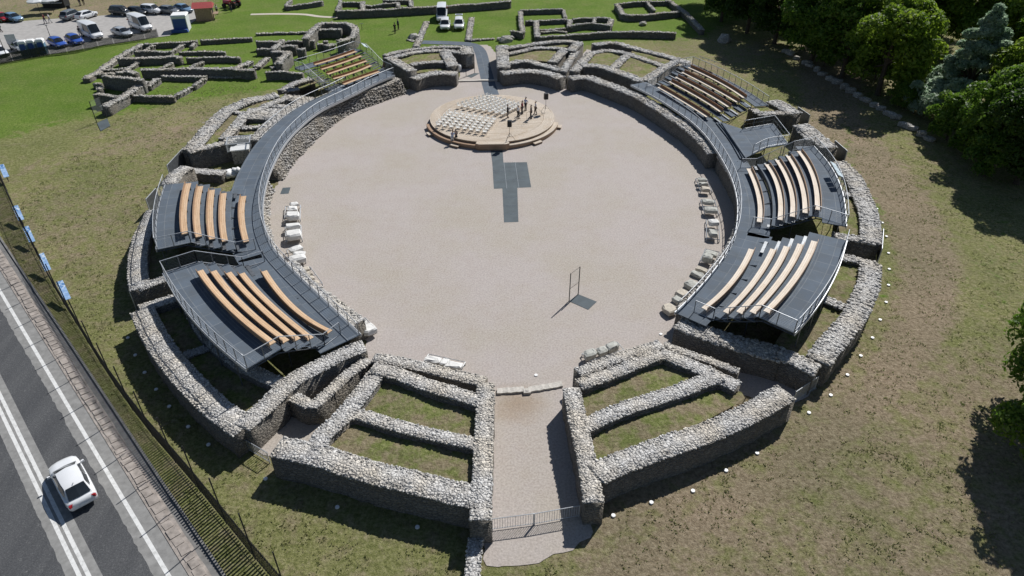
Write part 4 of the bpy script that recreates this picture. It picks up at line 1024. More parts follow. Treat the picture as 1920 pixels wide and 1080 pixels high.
    for sd in 'lr': ch.append([('pel', V(0, 0, .95), .15), ('hip' + sd, J['hip' + sd], .1), ('kn' + sd, J['kn' + sd], .074), ('an' + sd, tuple(Vector(J['an' + sd]) + Vector((0, 0, .02))), .06)])
    skin_mesh('trousers', ch, bottom, root)
    sh = MB()
    for sd in 'lr':
        a = J['an' + sd]; sh.box((a[0], a[1] + .07, .04), (.09, .27, .08), HAIR, 0, None, .85)
    shoe = sh.build('shoes', root)
    for o in root.children: o.matrix_parent_inverse = Matrix()
    root.rotation_euler = (0, 0, rz); root.scale = (sc,) * 3
    return root
wh, bk, rd = cloth('white', (.72, .73, .76)), cloth('black', (.02, .02, .024)), cloth('dark_red', (.22, .025, .035))
lb, nv, kh = cloth('light_blue', (.42, .5, .66)), cloth('navy', (.03, .04, .09)), cloth('grey', (.4, .4, .4))
person(P(952, 220.5, ZS), R(-90), 'person in black standing at the end of the farther chair rows on the stage', bk, bk, arms='front', sleeves=1)
person(P(971.5, 222.5, ZS), R(-60), 'person in a white shirt and black trousers standing left in the group on the stage', wh, bk, arms='front', stride=.08)
person(P(979, 214, ZS), R(60), 'person in a dark red top standing behind the white shirt on the stage', rd, bk, arms='phone')
person(P(985.5, 207, ZS), R(140), 'person in a pale blue shirt standing farthest back in the group on the stage', lb, bk, arms='hip')
person(P(995.5, 222, ZS), R(80), 'person all in black standing at the middle of the open stage', bk, bk, stride=.1)
person(P(1004, 214.5, ZS), R(100), 'person in a white top and black trousers standing rightmost on the stage', wh, bk, stride=.12)
person(P(848.5, 271), R(-25), 'person in a pale shirt and white trousers bending at the left edge of the stage', lb, cloth('offwhite', (.66, .65, .62)), arms='reach', lean=.28, stride=.1)
person(P(856, 268.5), R(10), 'person in black crouching over the stage step beside the pale shirt', bk, bk, arms='reach', lean=.35, sc=.9)
person(P(741, 62), R(20), 'person in black standing on the green lawn with a bag', bk, bk, arms='front', sleeves=1)
person(P(747, 55), R(-50), 'person in dark clothes behind the other on the green lawn', nv, bk, arms='down', sleeves=1)
person(P(152, 69), R(200), 'person in black walking across the parking ground', bk, kh, stride=.25)
person(P(86, 44), R(150), 'person in a red top at the front of the parasols', rd, nv, stride=.2)
person(P(95, 43), R(120), 'person in light clothes walking beside the red top by the parasols', wh, kh, stride=.25)
person(P(151, 10), R(60), 'person in an orange brown top on the dry grass beyond the parking', cloth('orange', (.4, .14, .05)), nv)
person(P(158, 9), R(30), 'person in a dark brown coat on the dry grass beyond the parking', cloth('brown', (.1, .05, .035)), bk, sleeves=1)
person(P(3, 60), R(90), 'person in black at the left edge of the parking ground', bk, bk, stride=.25)
person(P(434, 22), R(180), 'person in dark clothes standing before the red tractor', bk, nv)
person(P(408, 27), R(40), 'person in grey beside the red roofed kiosk', kh, bk)
# microphone stand
p = P(987, 230, ZS); mb = MB(); t = thing('microphone_stand', 'thin microphone stand in front of the people on the stage', 'microphone stand', (p.x, p.y, ZS))
mb.tube([p, p + Vector((0, 0, 1.3))], .014, M['iron']); mb.tube([p + Vector((0, 0, 1.3)), p + Vector((.25, -.1, 1.5))], .01, M['iron']); mb.build('pole', t)
mb = MB(); mb.box((p.x, p.y, ZS + .02), (.3, .3, .04), M['iron'], .4); mb.build('base', t)
mb = MB(); mb.tube([p + Vector((.25, -.1, 1.5)), p + Vector((.35, -.14, 1.56))], .025, M['black']); mb.build('microphone', t)

# ------------------------------------------------------------------ glazed frames with a floor plate
def frame(a, b, c, d, h, label, mid=.55):
    a, b = P(*a), P(*b); root = thing('viewing_frame', label, 'viewing frame', tuple(a), 'tall viewing frames')
    for q in (a, b):
        m = MB(); m.box((q.x, q.y, h / 2), (.07, .07, h), M['iron']); m.build('post', root)
    m = MB(); m.tube([a + Vector((0, 0, h - .02)), b + Vector((0, 0, h - .02))], .018, M['iron'], 4); m.tube([a + Vector((0, 0, h * (1 - mid))), b + Vector((0, 0, h * (1 - mid)))], .02, M['iron'], 4); m.build('crossbar', root)
    m = MB(); z0 = h * (1 - mid); m.add([a + Vector((0, 0, z0)), b + Vector((0, 0, z0)), b + Vector((0, 0, h - .02)), a + Vector((0, 0, h - .02))], [(0, 1, 2, 3)], M['clear']); m.build('pane', root)
    m = MB(); q = [a, b, P(*c), P(*d)]; z = .03; n = [(p.x, p.y, z) for p in q] + [(p.x, p.y, 0) for p in q]
    m.add(n, [(0, 1, 2, 3), (7, 6, 5, 4)] + [(i, (i + 1) % 4, 4 + (i + 1) % 4, 4 + i) for i in range(4)], M['plate']); m.build('floor_plate', root)
frame((1067, 565), (1084, 552), (1119, 566), (1103, 581), 2.85, 'tall thin glazed frame standing alone on the arena floor')
frame((182, 231), (201, 222), (207, 236), (189, 246), 2.9, 'tall thin glazed frame on the grass left of the amphitheatre')
frame((874, 143), (890, 137), (899, 138), (884, 146), 2.9, 'tall thin glazed frame in the far entrance passage', .5)

# ------------------------------------------------------------------ stone fragments on steel racks round the floor
def fragment(p, size, rz, m, label, z, shape=0, grp='stone fragments round the arena floor'):
    mb = MB(); L, Wd, Hh = size; n = 7; vs = []
    prof = [(-1, -1), (-.2, -1.04), (.6, -1), (1, -.55), (1, .3), (.92, 1), (.1, 1.05), (-.7, 1), (-1.02, .2)]
    k = len(prof); top = .82 if shape == 0 else .6
    for (zz, sc) in ((0, .94), (.25, 1), (.8, 1), (1, top)):
        for (x, y) in prof: vs.append((x * L / 2 * sc * random.uniform(.9, 1.05), y * Wd / 2 * sc * random.uniform(.88, 1.05), zz * Hh + (random.uniform(-.05, .05) if zz == 1 else 0)))
    fs = [tuple(range(k - 1, -1, -1)), tuple(range(3 * k, 4 * k))]
    for r in range(3):
        for i in range(k): j = (i + 1) % k; fs.append((r * k + i, r * k + j, (r + 1) * k + j, (r + 1) * k + i))
    mb.add(vs, fs, m); o = mb.build('stone_fragment'); o.location = (p.x, p.y, z); o.rotation_euler = (random.uniform(-.05, .05), random.uniform(-.05, .05), rz)
    return tag(o, label, 'stone fragment', grp)
def rack(a, b, wd, label, h=.32, m=None):
    """welded rack from pixel a to pixel b"""
    a, b = P(*a, h), P(*b, h); m = m or M['steel']; d = (b - a).normalized(); n = Vector((-d.y, d.x, 0)) * wd / 2
    r = thing('steel_rack', label, 'rack', ((a.x + b.x) / 2, (a.y + b.y) / 2, 0), 'racks under the stone fragments')
    f = MB()
    for p, q in ((a + n, b + n), (a - n, b - n), (a + n, a - n), (b + n, b - n), (a.lerp(b, .5) + n, a.lerp(b, .5) - n)): f.tube([p, q], .045, m, 4)
    f.build('frame', r)
    for q in (a + n, a - n, b + n, b - n):
        l = MB(); l.box((q.x, q.y, h / 2 - .03), (.08, .08, h - .06), m); l.build('leg', r)
    return math.atan2(d.y, d.x)
def frag(u, v, size, m, label, z=.36, dr=0, rz=0.0, shape=0):
    p = P(u, v, z + .3); size = tuple(q * .84 for q in size); fragment(p, size, rz, M[m], label, z, shape)
a = rack((549, 386), (548, 412), 1.5, 'steel rack under the farthest white stones at the left of the arena')
frag(548.5, 404, (1.35, 1.5, .65), 'marble', 'large white stone block at the near end of the farthest left rack', rz=a); frag(548, 391, (1.1, 1.2, .55), 'marble', 'white stone with a notch at the middle of the farthest left rack', rz=a, shape=1); frag(551, 381, (.8, .9, .4), 'marble', 'small rough white stone at the far end of the farthest left rack', rz=a + .4, shape=1)
a = rack((549, 424), (551, 450), 1.5, 'steel rack second from the far end at the left of the arena')
frag(551, 440, (1.7, 1.7, .7), 'marble', 'biggest squared grey white block on the second left rack', rz=a); frag(549, 423.5, (.9, 1.7, .55), 'marble', 'narrow white block behind the big block on the second left rack', rz=a)
a = rack((551, 466), (559, 491), 1.3, 'steel rack third from the far end at the left of the arena')
frag(558, 484, (1.2, 1.7, .6), 'marble', 'white carved stone with a hole at the near end of the third left rack', rz=a, shape=1); frag(555, 466, (.9, 1.4, .55), 'marble', 'white curved stone at the far end of the third left rack', rz=a + .3, shape=1); frag(561, 475, (.7, 1.3, .5), 'marble', 'thin white stone in the middle of the third left rack', rz=a - .2)
a = rack((566, 505), (588, 535), 1.5, 'steel rack under four tan stones at the left of the arena')
frag(565, 507, (.8, 1.7, .5), 'limestone', 'flat tan stone at the far end of the four tan stones', rz=a); frag(573, 515, (.7, 1.4, .5), 'limestone', 'tan stone second of the four tan stones', rz=a + .1); frag(576, 523, (.7, 1.4, .5), 'limestone', 'tan stone third of the four tan stones', rz=a); frag(584, 533, (.9, 1.5, .5), 'limestone', 'squared grey tan stone nearest of the four tan stones', rz=a)
a = rack((672, 601), (693, 623), 1.2, 'steel rack sticking out past the lower left stand')
frag(690, 616, (1.5, 1.3, .55), 'marble', 'squared white block at the corner of the lower left stand', rz=a); frag(675, 603, (1.4, 1.1, .5), 'marble', 'longer white block half hidden by the lower left stand railing', rz=a)
a = rack((799, 671), (868, 686), .9, 'white steel rack under the long white slab near the near threshold', .3, M['white'])
frag(812, 674, (1.5, .8, .45), 'marble', 'tapering white slab at the left end of the near left rack', .33, rz=a, shape=1); frag(833, 679, (.7, .9, .5), 'marble', 'short white drum at the middle of the near left rack', .33, rz=a); frag(850, 684, (1.6, .85, .45), 'marble', 'rounded white slab at the right end of the near left rack', .33, rz=a)
a = rack((1098, 670), (1163, 648), 1.0, 'white steel rack under three split stones before the near right wall block', .3, M['white'])
frag(1106, 663, (1.25, .85, .6), 'greystone', 'left of the three split grey stones on the near right rack', .33, rz=a, shape=1); frag(1129, 657, (1.0, .8, .55), 'greystone', 'middle and smallest of the three split grey stones on the near right rack', .33, rz=a, shape=1); frag(1148, 650, (1.2, .85, .6), 'greystone', 'right of the three split grey stones on the near right rack', .33, rz=a)
a = rack((1315, 335), (1324, 358), 1.2, 'steel rack farthest along the right side of the arena')
frag(1323, 353, (.9, 1.1, .45), 'limestone', 'pinkish squared stone at the near end of the farthest right rack', rz=a); frag(1319, 343, (.6, 1.1, .4), 'greystone', 'low stone in the middle of the farthest right rack', rz=a); frag(1317, 335, (.7, 1.1, .4), 'greystone', 'pile of small stone at the far end of the farthest right rack', rz=a, shape=1)
a = rack((1327, 375), (1334, 400), 1.4, 'steel rack second along the right side of the arena')
frag(1333, 392, (1.1, 1.5, .5), 'greystone', 'pale cushion shaped stone at the near end of the second right rack', rz=a, shape=1); frag(1328, 377, (.9, 1.4, .5), 'greystone', 'pale rounded stone at the far end of the second right rack', rz=a, shape=1)
a = rack((1336, 413), (1337, 448), 1.2, 'steel rack third along the right side of the arena')
frag(1337, 436, (1.2, 1.0, .5), 'greystone', 'grey squared stone on the third right rack', rz=a); frag(1338, 416, (.9, 1.1, .6), 'marble', 'bright white broken stone on the third right rack', rz=a + .3, shape=1)
a = rack((1336, 470), (1326, 492), 1.3, 'steel rack fourth along the right side of the arena')
frag(1334, 473, (.9, 1.3, .4), 'greystone', 'flat slab at the far end of the fourth right rack', rz=a); frag(1327, 483, (1.0, 1.1, .7), 'greystone', 'rounded carved stone at the near end of the fourth right rack', rz=a, shape=1)
frag(1317, 505, (.7, 1.4, .4), 'limestone', 'tan flat stone on the ground beyond the lower right stand railing', .02, rz=.9); frag(1309, 513, (.8, 1.5, .4), 'greystone', 'grey flat stone on the ground beside the tan flat stone', .02, rz=.9); frag(1296, 533, (1.2, 1.2, .6), 'greystone', 'dark grey lump of stone half hidden by the lower right railing', .02, rz=.8, shape=1)
frag(1279, 551, (1.3, 1.2, .6), 'limestone', 'pale squared stone behind the corner railing of the lower right stand', .02, rz=.7); frag(1271, 561, (.9, 1.0, .5), 'greystone', 'small pale stone between the two corner blocks at the lower right stand', .02, rz=.7); frag(1256, 579, (1.3, 1.4, .55), 'limestone', 'brown grey squared block standing out past the lower right stand corner', .12, rz=.5)

# ------------------------------------------------------------------ white ground lights round the outside
disc = None
DISCS = [(1440 + x / 4, 270 + y / 4) for x, y in ((765, 387), (817, 487), (857, 592), (888, 695), (903, 820), (908, 940), (903, 1060))] + [(1440 + x / 4, 540 + y / 4) for x, y in ((885, 108), (840, 240), (783, 375), (695, 510), (595, 653), (470, 805), (307, 937))] + \
    [(960 + x / 4, 810 + y / 4) for x, y in ((1838, 160), (1605, 290), (1357, 443), (1045, 530), (760, 628))] + [(480 + x / 4, 810 + y / 4) for x, y in ((72, 352), (610, 565), (1210, 715))] + [(x / 4, 540 + y / 4) for x, y in ((960, 375), (1015, 505), (1085, 635), (1172, 762), (1270, 890), (1412, 1042))] + [(391, 834), (1239, 627), (1005, 704)]
for u, v in DISCS:
    if disc is None:
        mb = MB(); mb.tube([(0, 0, 0), (0, 0, .07)], .14, M['white'], 14, .125); disc = mb.build('ground_light'); o = disc
    else: o = disc.copy(); COL.objects.link(o)
    p = P(u, v); o.location = (p.x, p.y, .0); tag(o, 'small white round ground light in the grass outside the stone walls' if (u, v) not in ((1239, 627), (1005, 704)) else 'small white round ground light on the gravel arena floor', 'ground light', 'ground lights round the amphitheatre')

# odd things near the stands
p = P(857, 133, .0); mb = MB(); prof = [(.62, 0), (.72, .1), (.74, .8), (.66, .95), (.3, 1.02)]
vs = []; n = 14
for r_, z in prof: vs += [(p.x + r_ * math.cos(i * 2 * math.pi / n), p.y + r_ * math.sin(i * 2 * math.pi / n), z) for i in range(n)]
fs = [(k * n + i, k * n + (i + 1) % n, (k + 1) * n + (i + 1) % n, (k + 1) * n + i) for k in range(4) for i in range(n)] + [tuple(4 * n + i for i in range(n))]
mb.add(vs, fs, M['tarp']); tag(mb.build('water_tank', None, True), 'white rounded tank beside the wall end in the far entrance passage', 'tank')
def heap(u, v, size, label, z):
    p = P(u, v, z); mb = MB(); vs, f = stones(np.array([(p.x, p.y, z + .2), (p.x + size * .6, p.y + .1, z + .15), (p.x - size * .6, p.y, z + .15)]), size); mb.add([tuple(q) for q in vs], [tuple(int(a) for a in t) for t in f], M['tarp']); tag(mb.build('tarp_bundle', None, True), label, 'tarpaulin')
heap(430, 329, .65, 'crumpled white tarpaulin bundle between the upper left walls and the middle left stand', .3); heap(447, 323, .45, 'smaller white tarpaulin bundle against the walkway above the middle left stand', .5)
r = thing('display_case', 'glazed display case with a white floor standing by the upper left walkway', 'display case', tuple(P(452, 283)))
c0 = P(449, 272, 2.0); mb = MB(); mb.box((c0.x, c0.y, .85), (1.9, 1.5, 1.7), M['stone_old'], .25); mb.box((c0.x, c0.y, 1.74), (2.1, 1.7, .08), M['white'], .25); mb.build('plinth', r)
mb = MB(); mb.box((c0.x, c0.y, 2.15), (2.5, 2.1, .85), M['clear'], .25); mb.build('glass_cover', r)
mb = MB()
for sx in (-1, 1):
    for sy in (-1, 1):
        q = Matrix.Rotation(.25, 3, 'Z') @ Vector((1.27 * sx, 1.07 * sy, 0)); mb.box((c0.x + q.x, c0.y + q.y, 2.15), (.09, .09, .9), M['steel'], .25)
for sy in (-1, 1):
    q = Matrix.Rotation(.25, 3, 'Z') @ Vector((0, 1.07 * sy, 0)); mb.box((c0.x + q.x, c0.y + q.y, 2.62), (2.62, .09, .09), M['steel'], .25); q = Matrix.Rotation(.25, 3, 'Z') @ Vector((1.27 * sy, 0, 0)); mb.box((c0.x + q.x, c0.y + q.y, 2.62), (.09, 2.05, .09), M['steel'], .25)
mb.build('case_frame', r)
mb = MB(); c0 = P(401, 284, 1.3); mb.box((c0.x, c0.y - .04, 1.3), (1.05, .04, .75), M['palepanel'], .27); tag(mb.build('wall_plaque'), 'pale printed plaque fixed to the shaded wall above the middle left stand', 'plaque')
mb = MB(); a, b = P(721, 127, .3), P(728, 113, 1.9); d = Vector((.5, .25, 0)); mb.add([a - d, a + d, b + d, b - d] + [q + Vector((0, .12, .05)) for q in (a - d, a + d, b + d, b - d)], [(0, 1, 2, 3), (7, 6, 5, 4), (0, 4, 5, 1), (1, 5, 6, 2), (2, 6, 7, 3), (3, 7, 4, 0)], M['redplastic']); tag(mb.build('leaning_board'), 'faded red board leaning on the wall beside the upper left stand', 'board')

# ------------------------------------------------------------------ excavated foundations behind the amphitheatre
def ruin(label, walls, h=.9, w_=.52, m=None):
    c = P(*walls[0][0][0]); root = thing('ruined_building', label, 'ruin', (c.x, c.y, 0), 'excavated foundations')
    for i, q in enumerate(walls):
        hh = .88 * (q[1] if len(q) > 1 else h) + .011 * (i % 5); wd = q[2] * .82 if len(q) > 2 else w_
        wall('wall', W(q[0], hh), wd, hh, root, M['stone_old'], stone=.2, dens=.8, sides=False, rough=.09, step=.7, hvar=.14)
    return root
Z4 = lambda x0, y0, *pts: [(x0 + a / 4, y0 + b / 4) for a, b in pts]
A = lambda *pts: Z4(0, 0, *pts); B_ = lambda *pts: Z4(480, 0, *pts); C_ = lambda *pts: Z4(960, 0, *pts)
ruin('large grey maze of low excavated room walls on the lawn left of the arena', [
    (A((1060, 330), (870, 435), (770, 510), (640, 590)), .7, 1.3), (A((1080, 325), (1280, 318), (1480, 305)), .9), (A((1500, 300), (1700, 290), (1890, 278)), .8),
    (A((1005, 388), (1150, 384), (1290, 382)), 1.3), (A((1340, 388), (1500, 385), (1690, 390)), .6), (A((885, 440), (1050, 434), (1200, 428), (1320, 422), (1350, 438)), 1.2, 1.0),
    (A((1395, 432), (1540, 428), (1700, 425), (1800, 430)), 1.0), (A((780, 522), (860, 518), (945, 515)), .6), (A((1060, 520), (1250, 516), (1500, 512), (1750, 516), (1910, 522)), 1.5, 1.0),
    (A((1150, 342), (1090, 370), (1030, 402)), .6), (A((1385, 325), (1310, 370), (1240, 412)), .6), (A((1040, 465), (990, 492), (935, 522)), .6), (A((1290, 468), (1250, 485), (1215, 505)), .8), (A((1520, 460), (1470, 480), (1425, 503)), .7),
    (A((1880, 455), (1820, 485), (1755, 512)), .6, 1.3), (A((700, 556), (790, 552), (870, 552)), .6), (A((870, 545), (950, 530), (1020, 548)), 1.0, 1.1), (A((1460, 318), (1430, 345)), .7),
    (A((1205, 566), (1370, 570), (1545, 572)), .8), (A((1560, 575), (1730, 574), (1900, 572)), .25, .5), (A((1185, 585), (1140, 615), (1100, 640)), .9, 1.1)])
ruin('grey walls stepping down the lawn at the near left corner of the excavated rooms', [
    (A((770, 562), (900, 578), (1075, 598)), 2.2, .8), (A((1085, 605), (950, 700), (775, 800)), 1.4, 1.5), (A((705, 700), (780, 708), (870, 722)), 1.8, .7),
    (A((940, 712), (1120, 716), (1305, 720)), 1.0), (A((1310, 718), (1360, 690), (1425, 655)), .6), (A((1445, 640), (1490, 612), (1530, 588)), .8), (A((745, 645), (750, 668)), .8, 1.0), (A((700, 620), (760, 628)), .8)])
ruin('taller grey excavated walls with a polygonal apse behind the upper left stand', [
    (B_((370, 290), (405, 245), (440, 208), (490, 176), (590, 172), (690, 176), (742, 210), (735, 260), (690, 288), (610, 305)), 2.2, 1.3), (B_((440, 222), (540, 216), (640, 218)), 1.7, .9),
    (B_((0, 310), (80, 308), (165, 314)), 1.6, .8), (B_((0, 368), (60, 366), (125, 372)), 1.1), (B_((195, 298), (160, 335), (120, 372)), 1.3, 1.1), (B_((205, 310), (280, 308), (345, 310)), 1.1), (B_((190, 350), (250, 340), (300, 345)), 1.7, 1.0),
    (B_((305, 365), (370, 362)), 1.7, .9), (B_((380, 305), (440, 302)), 1.5, .9), (B_((455, 328), (500, 326)), 1.1, .7), (B_((500, 308), (540, 306)), 1.1, .7), (B_((110, 388), (180, 384), (250, 388)), 2.3, 1.0), (B_((245, 388), (200, 430), (165, 475)), 2.2, 1.3),
    (B_((70, 540), (200, 536), (350, 548)), 1.3, .7), (B_((520, 345), (580, 325)), .9, 1.4), (B_((110, 505), (165, 495)), 1.2, 1.0), (B_((0, 500), (60, 450), (85, 432)), .5, 1.2)])
ruin('long low grey wall line on the lawn behind the apse walls', [(B_((0, 252), (120, 246), (380, 240)), .4, .6)])
ruin('long straight grey foundation wall at the top of the lawn', [
    (B_((605, 82), (900, 70), (1300, 50), (1600, 30), (1910, 6)), 1.5, .9), (B_((635, 0), (622, 40), (605, 82)), 1.2), (B_((800, 8), (798, 40), (802, 72)), .9, 1.0), (B_((640, 17), (720, 15), (790, 17)), .9), (B_((885, 40), (980, 28), (1075, 18)), .7), (B_((1062, 15), (1068, 48)), .8, .8), (B_((1160, 0), (1165, 46)), .8, .9), (B_((950, 2), (1150, -2)), .9), (B_((820, 35), (880, 48)), .5)])
ruin('small grey foundation corner at the top left of the lawn', [(B_((218, 44), (360, 28), (502, 8)), 1.0, .9), (B_((262, -4), (240, 20), (222, 44)), .8)])
ruin('thin low wall stub beside the parked white vehicles', [(B_((1280, 160), (1240, 255), (1200, 350)), .22, 1.2), (B_((1140, 290), (1190, 305)), .2, 1.0)])
ruin('thin low wall with a corner to the right of the parked white vehicles', [(B_((1618, 130), (1605, 210), (1592, 300)), .3, 1.1), (B_((1600, 298), (1700, 290), (1790, 284)), .3, .6)])
ruin('grey foundation rooms on the lawn behind the far right wall block', [
    (C_((62, 80), (68, 160), (82, 240)), .9, .9), (C_((60, 76), (220, 70), (380, 66)), 1.0), (C_((385, 70), (400, 130)), .6), (C_((100, 156), (250, 150), (412, 142)), .9), (C_((182, 155), (185, 220), (190, 275)), 1.0, 1.0),
    (C_((195, 275), (400, 262), (740, 236), (1000, 238), (1230, 244)), 1.2, .8), (C_((210, 222), (300, 215), (400, 210)), .6), (C_((432, 142), (432, 175), (430, 205)), .9, 1.0), (C_((430, 192), (560, 172), (650, 176), (742, 190)), 1.2), (C_((452, 138), (600, 132), (740, 134)), .8),
    (C_((745, 138), (738, 170), (730, 196)), .9, 1.1), (C_((622, 132), (612, 170)), .8), (C_((-10, 238), (40, 236), (85, 246)), 1.2), (C_((210, 240), (330, 230), (415, 235)), .4, .6)])
ruin('two room grey foundation with a long tail wall by the dark trees', [
    (C_((782, 28), (815, 70), (845, 108), (960, 112), (1120, 98), (1262, 82)), 1.2, .95), (C_((785, 28), (880, 18), (1000, 10), (1190, 6)), 1.0), (C_((1190, 8), (1240, 45), (1290, 85), (1350, 140), (1425, 222)), 1.0, 1.0), (C_((1010, 14), (1040, 45), (1068, 76)), .9)])
for i, (u, v, sz, lab) in enumerate([(935, 76, .7, 'flat loose grey stone left of the heap before the far right rooms'), (948, 78, .9, 'pale loose slab at the front of the heap before the far right rooms'), (958, 74, .8, 'rounded loose stone at the right end of the heap before the far right rooms'), (776, 72, .9, 'pale loose stone beside the thin wall stub on the lawn'), (1357, 78, 1.3, 'lone dark boulder on the dry grass before the trees'), (1205, 47, .7, 'small dark block on the lawn below the two room foundation')]):
    p = P(u, v); b = MB(); vs, f = stones(np.array([(p.x, p.y, .25)]), sz); b.add([tuple(q) for q in vs], [tuple(int(a) for a in t) for t in f], M['stone_old']); tag(b.build('boulder'), lab, 'boulder')
# stone blocks along the edge of the wood, darker stone standing in for tree shade
LAB = ['first', 'second', 'third', 'fourth', 'fifth', 'sixth', 'seventh', 'eighth', 'ninth', 'tenth', 'eleventh', 'twelfth', 'thirteenth', 'fourteenth', 'fifteenth', 'sixteenth', 'last and nearest']
pts = [(1440 + x / 4, y / 4) for x, y in ((130, 395), (165, 410), (215, 445), (290, 485), (310, 500), (365, 535), (410, 565), (470, 605), (515, 628), (570, 665), (615, 695), (670, 730), (730, 760), (795, 800), (845, 825), (910, 870), (955, 890))] + [(1695, 238), (1710, 243), (1727, 255), (1742, 263)]
for i, (u, v) in enumerate(pts):
    lab = 'grey stone block in the row by the wood edge, %s from the far end' % (LAB[i] if i < 15 else ['sixteenth', 'seventeenth', 'eighteenth', 'nineteenth', 'twentieth', 'nearest'][i - 15])
    p = P(u, v); fragment(p, (random.uniform(.9, 1.7), random.uniform(.6, 1.0), random.uniform(.4, .75)), -.65 + random.uniform(-.5, .5), M['stone_old'], lab, 0, i % 2, 'row of stone blocks along the wood')
    o = bpy.context.scene.objects[-1] if False else None

# ------------------------------------------------------------------ vehicles
def loft(mb, secs, m):
    k = len(secs[0]); vs = [q for s in secs for q in s]; fs = []
    for i in range(len(secs) - 1):
        for j in range(k):
            l = (j + 1) % k; fs.append((i * k + j, i * k + l, (i + 1) * k + l, (i + 1) * k + j))
    fs += [tuple(range(k - 1, -1, -1)), tuple((len(secs) - 1) * k + j for j in range(k))]; mb.add(vs, fs, m)
# stations along the length (front +y): y, half width, bottom, shoulder height ; greenhouse: y base front, y roof front, y roof rear, y base rear, roof z, roof half width
KIND = {
    'hatch': dict(L=4.6, body=[(-2.33, .5, .44, .74), (-2.28, .7, .38, .84), (-2.17, .82, .3, .93), (-1.75, .885, .26, .97), (-.6, .905, .24, .95), (.8, .905, .24, .93), (1.45, .885, .26, .87), (1.85, .83, .28, .8), (2.1, .72, .3, .73), (2.26, .54, .36, .65), (2.33, .3, .42, .6)], gh=(1.22, .42, -1.25, -2.1, 1.45, .6)),
    'suv': dict(L=4.5, body=[(-2.25, .78, .42, .9), (-2.15, .88, .34, 1.05), (-1.6, .92, .3, 1.08), (0, .93, .3, 1.06), (1.2, .92, .3, 1.02), (1.95, .86, .34, .92), (2.25, .7, .42, .78)], gh=(1.35, .6, -1.7, -2.12, 1.7, .66)),
    'small': dict(L=3.9, body=[(-1.95, .74, .36, .85), (-1.85, .82, .28, .98), (-1.3, .86, .25, 1.0), (0, .865, .24, .97), (1.0, .85, .25, .9), (1.65, .8, .3, .76), (1.95, .62, .36, .64)], gh=(1.1, .4, -1.3, -1.84, 1.5, .6)),
    'van': dict(L=5.9, body=[(-2.95, .92, .42, 1.15), (-2.9, .98, .34, 1.2), (-1, 1.0, .32, 1.22), (1.4, 1.0, .32, 1.2), (2.1, .97, .34, 1.14), (2.7, .9, .38, 1.0), (2.95, .76, .45, .85)], gh=(2.25, 1.35, -2.9, -2.93, 2.55, .84)),
}
def wheel(root, x, y, r, w_=.2):
    t = MB(); t.tube([(x - w_ / 2, y, r), (x + w_ / 2, y, r)], r, M['tyre'], 18); o = t.build('wheel', root)
    t = MB(); s = 1 if x > 0 else -1; t.tube([(x + s * (w_ / 2 - .01), y, r), (x + s * (w_ / 2 + .012), y, r)], r * .62, M['rim'], 12); t.build('rim', o)
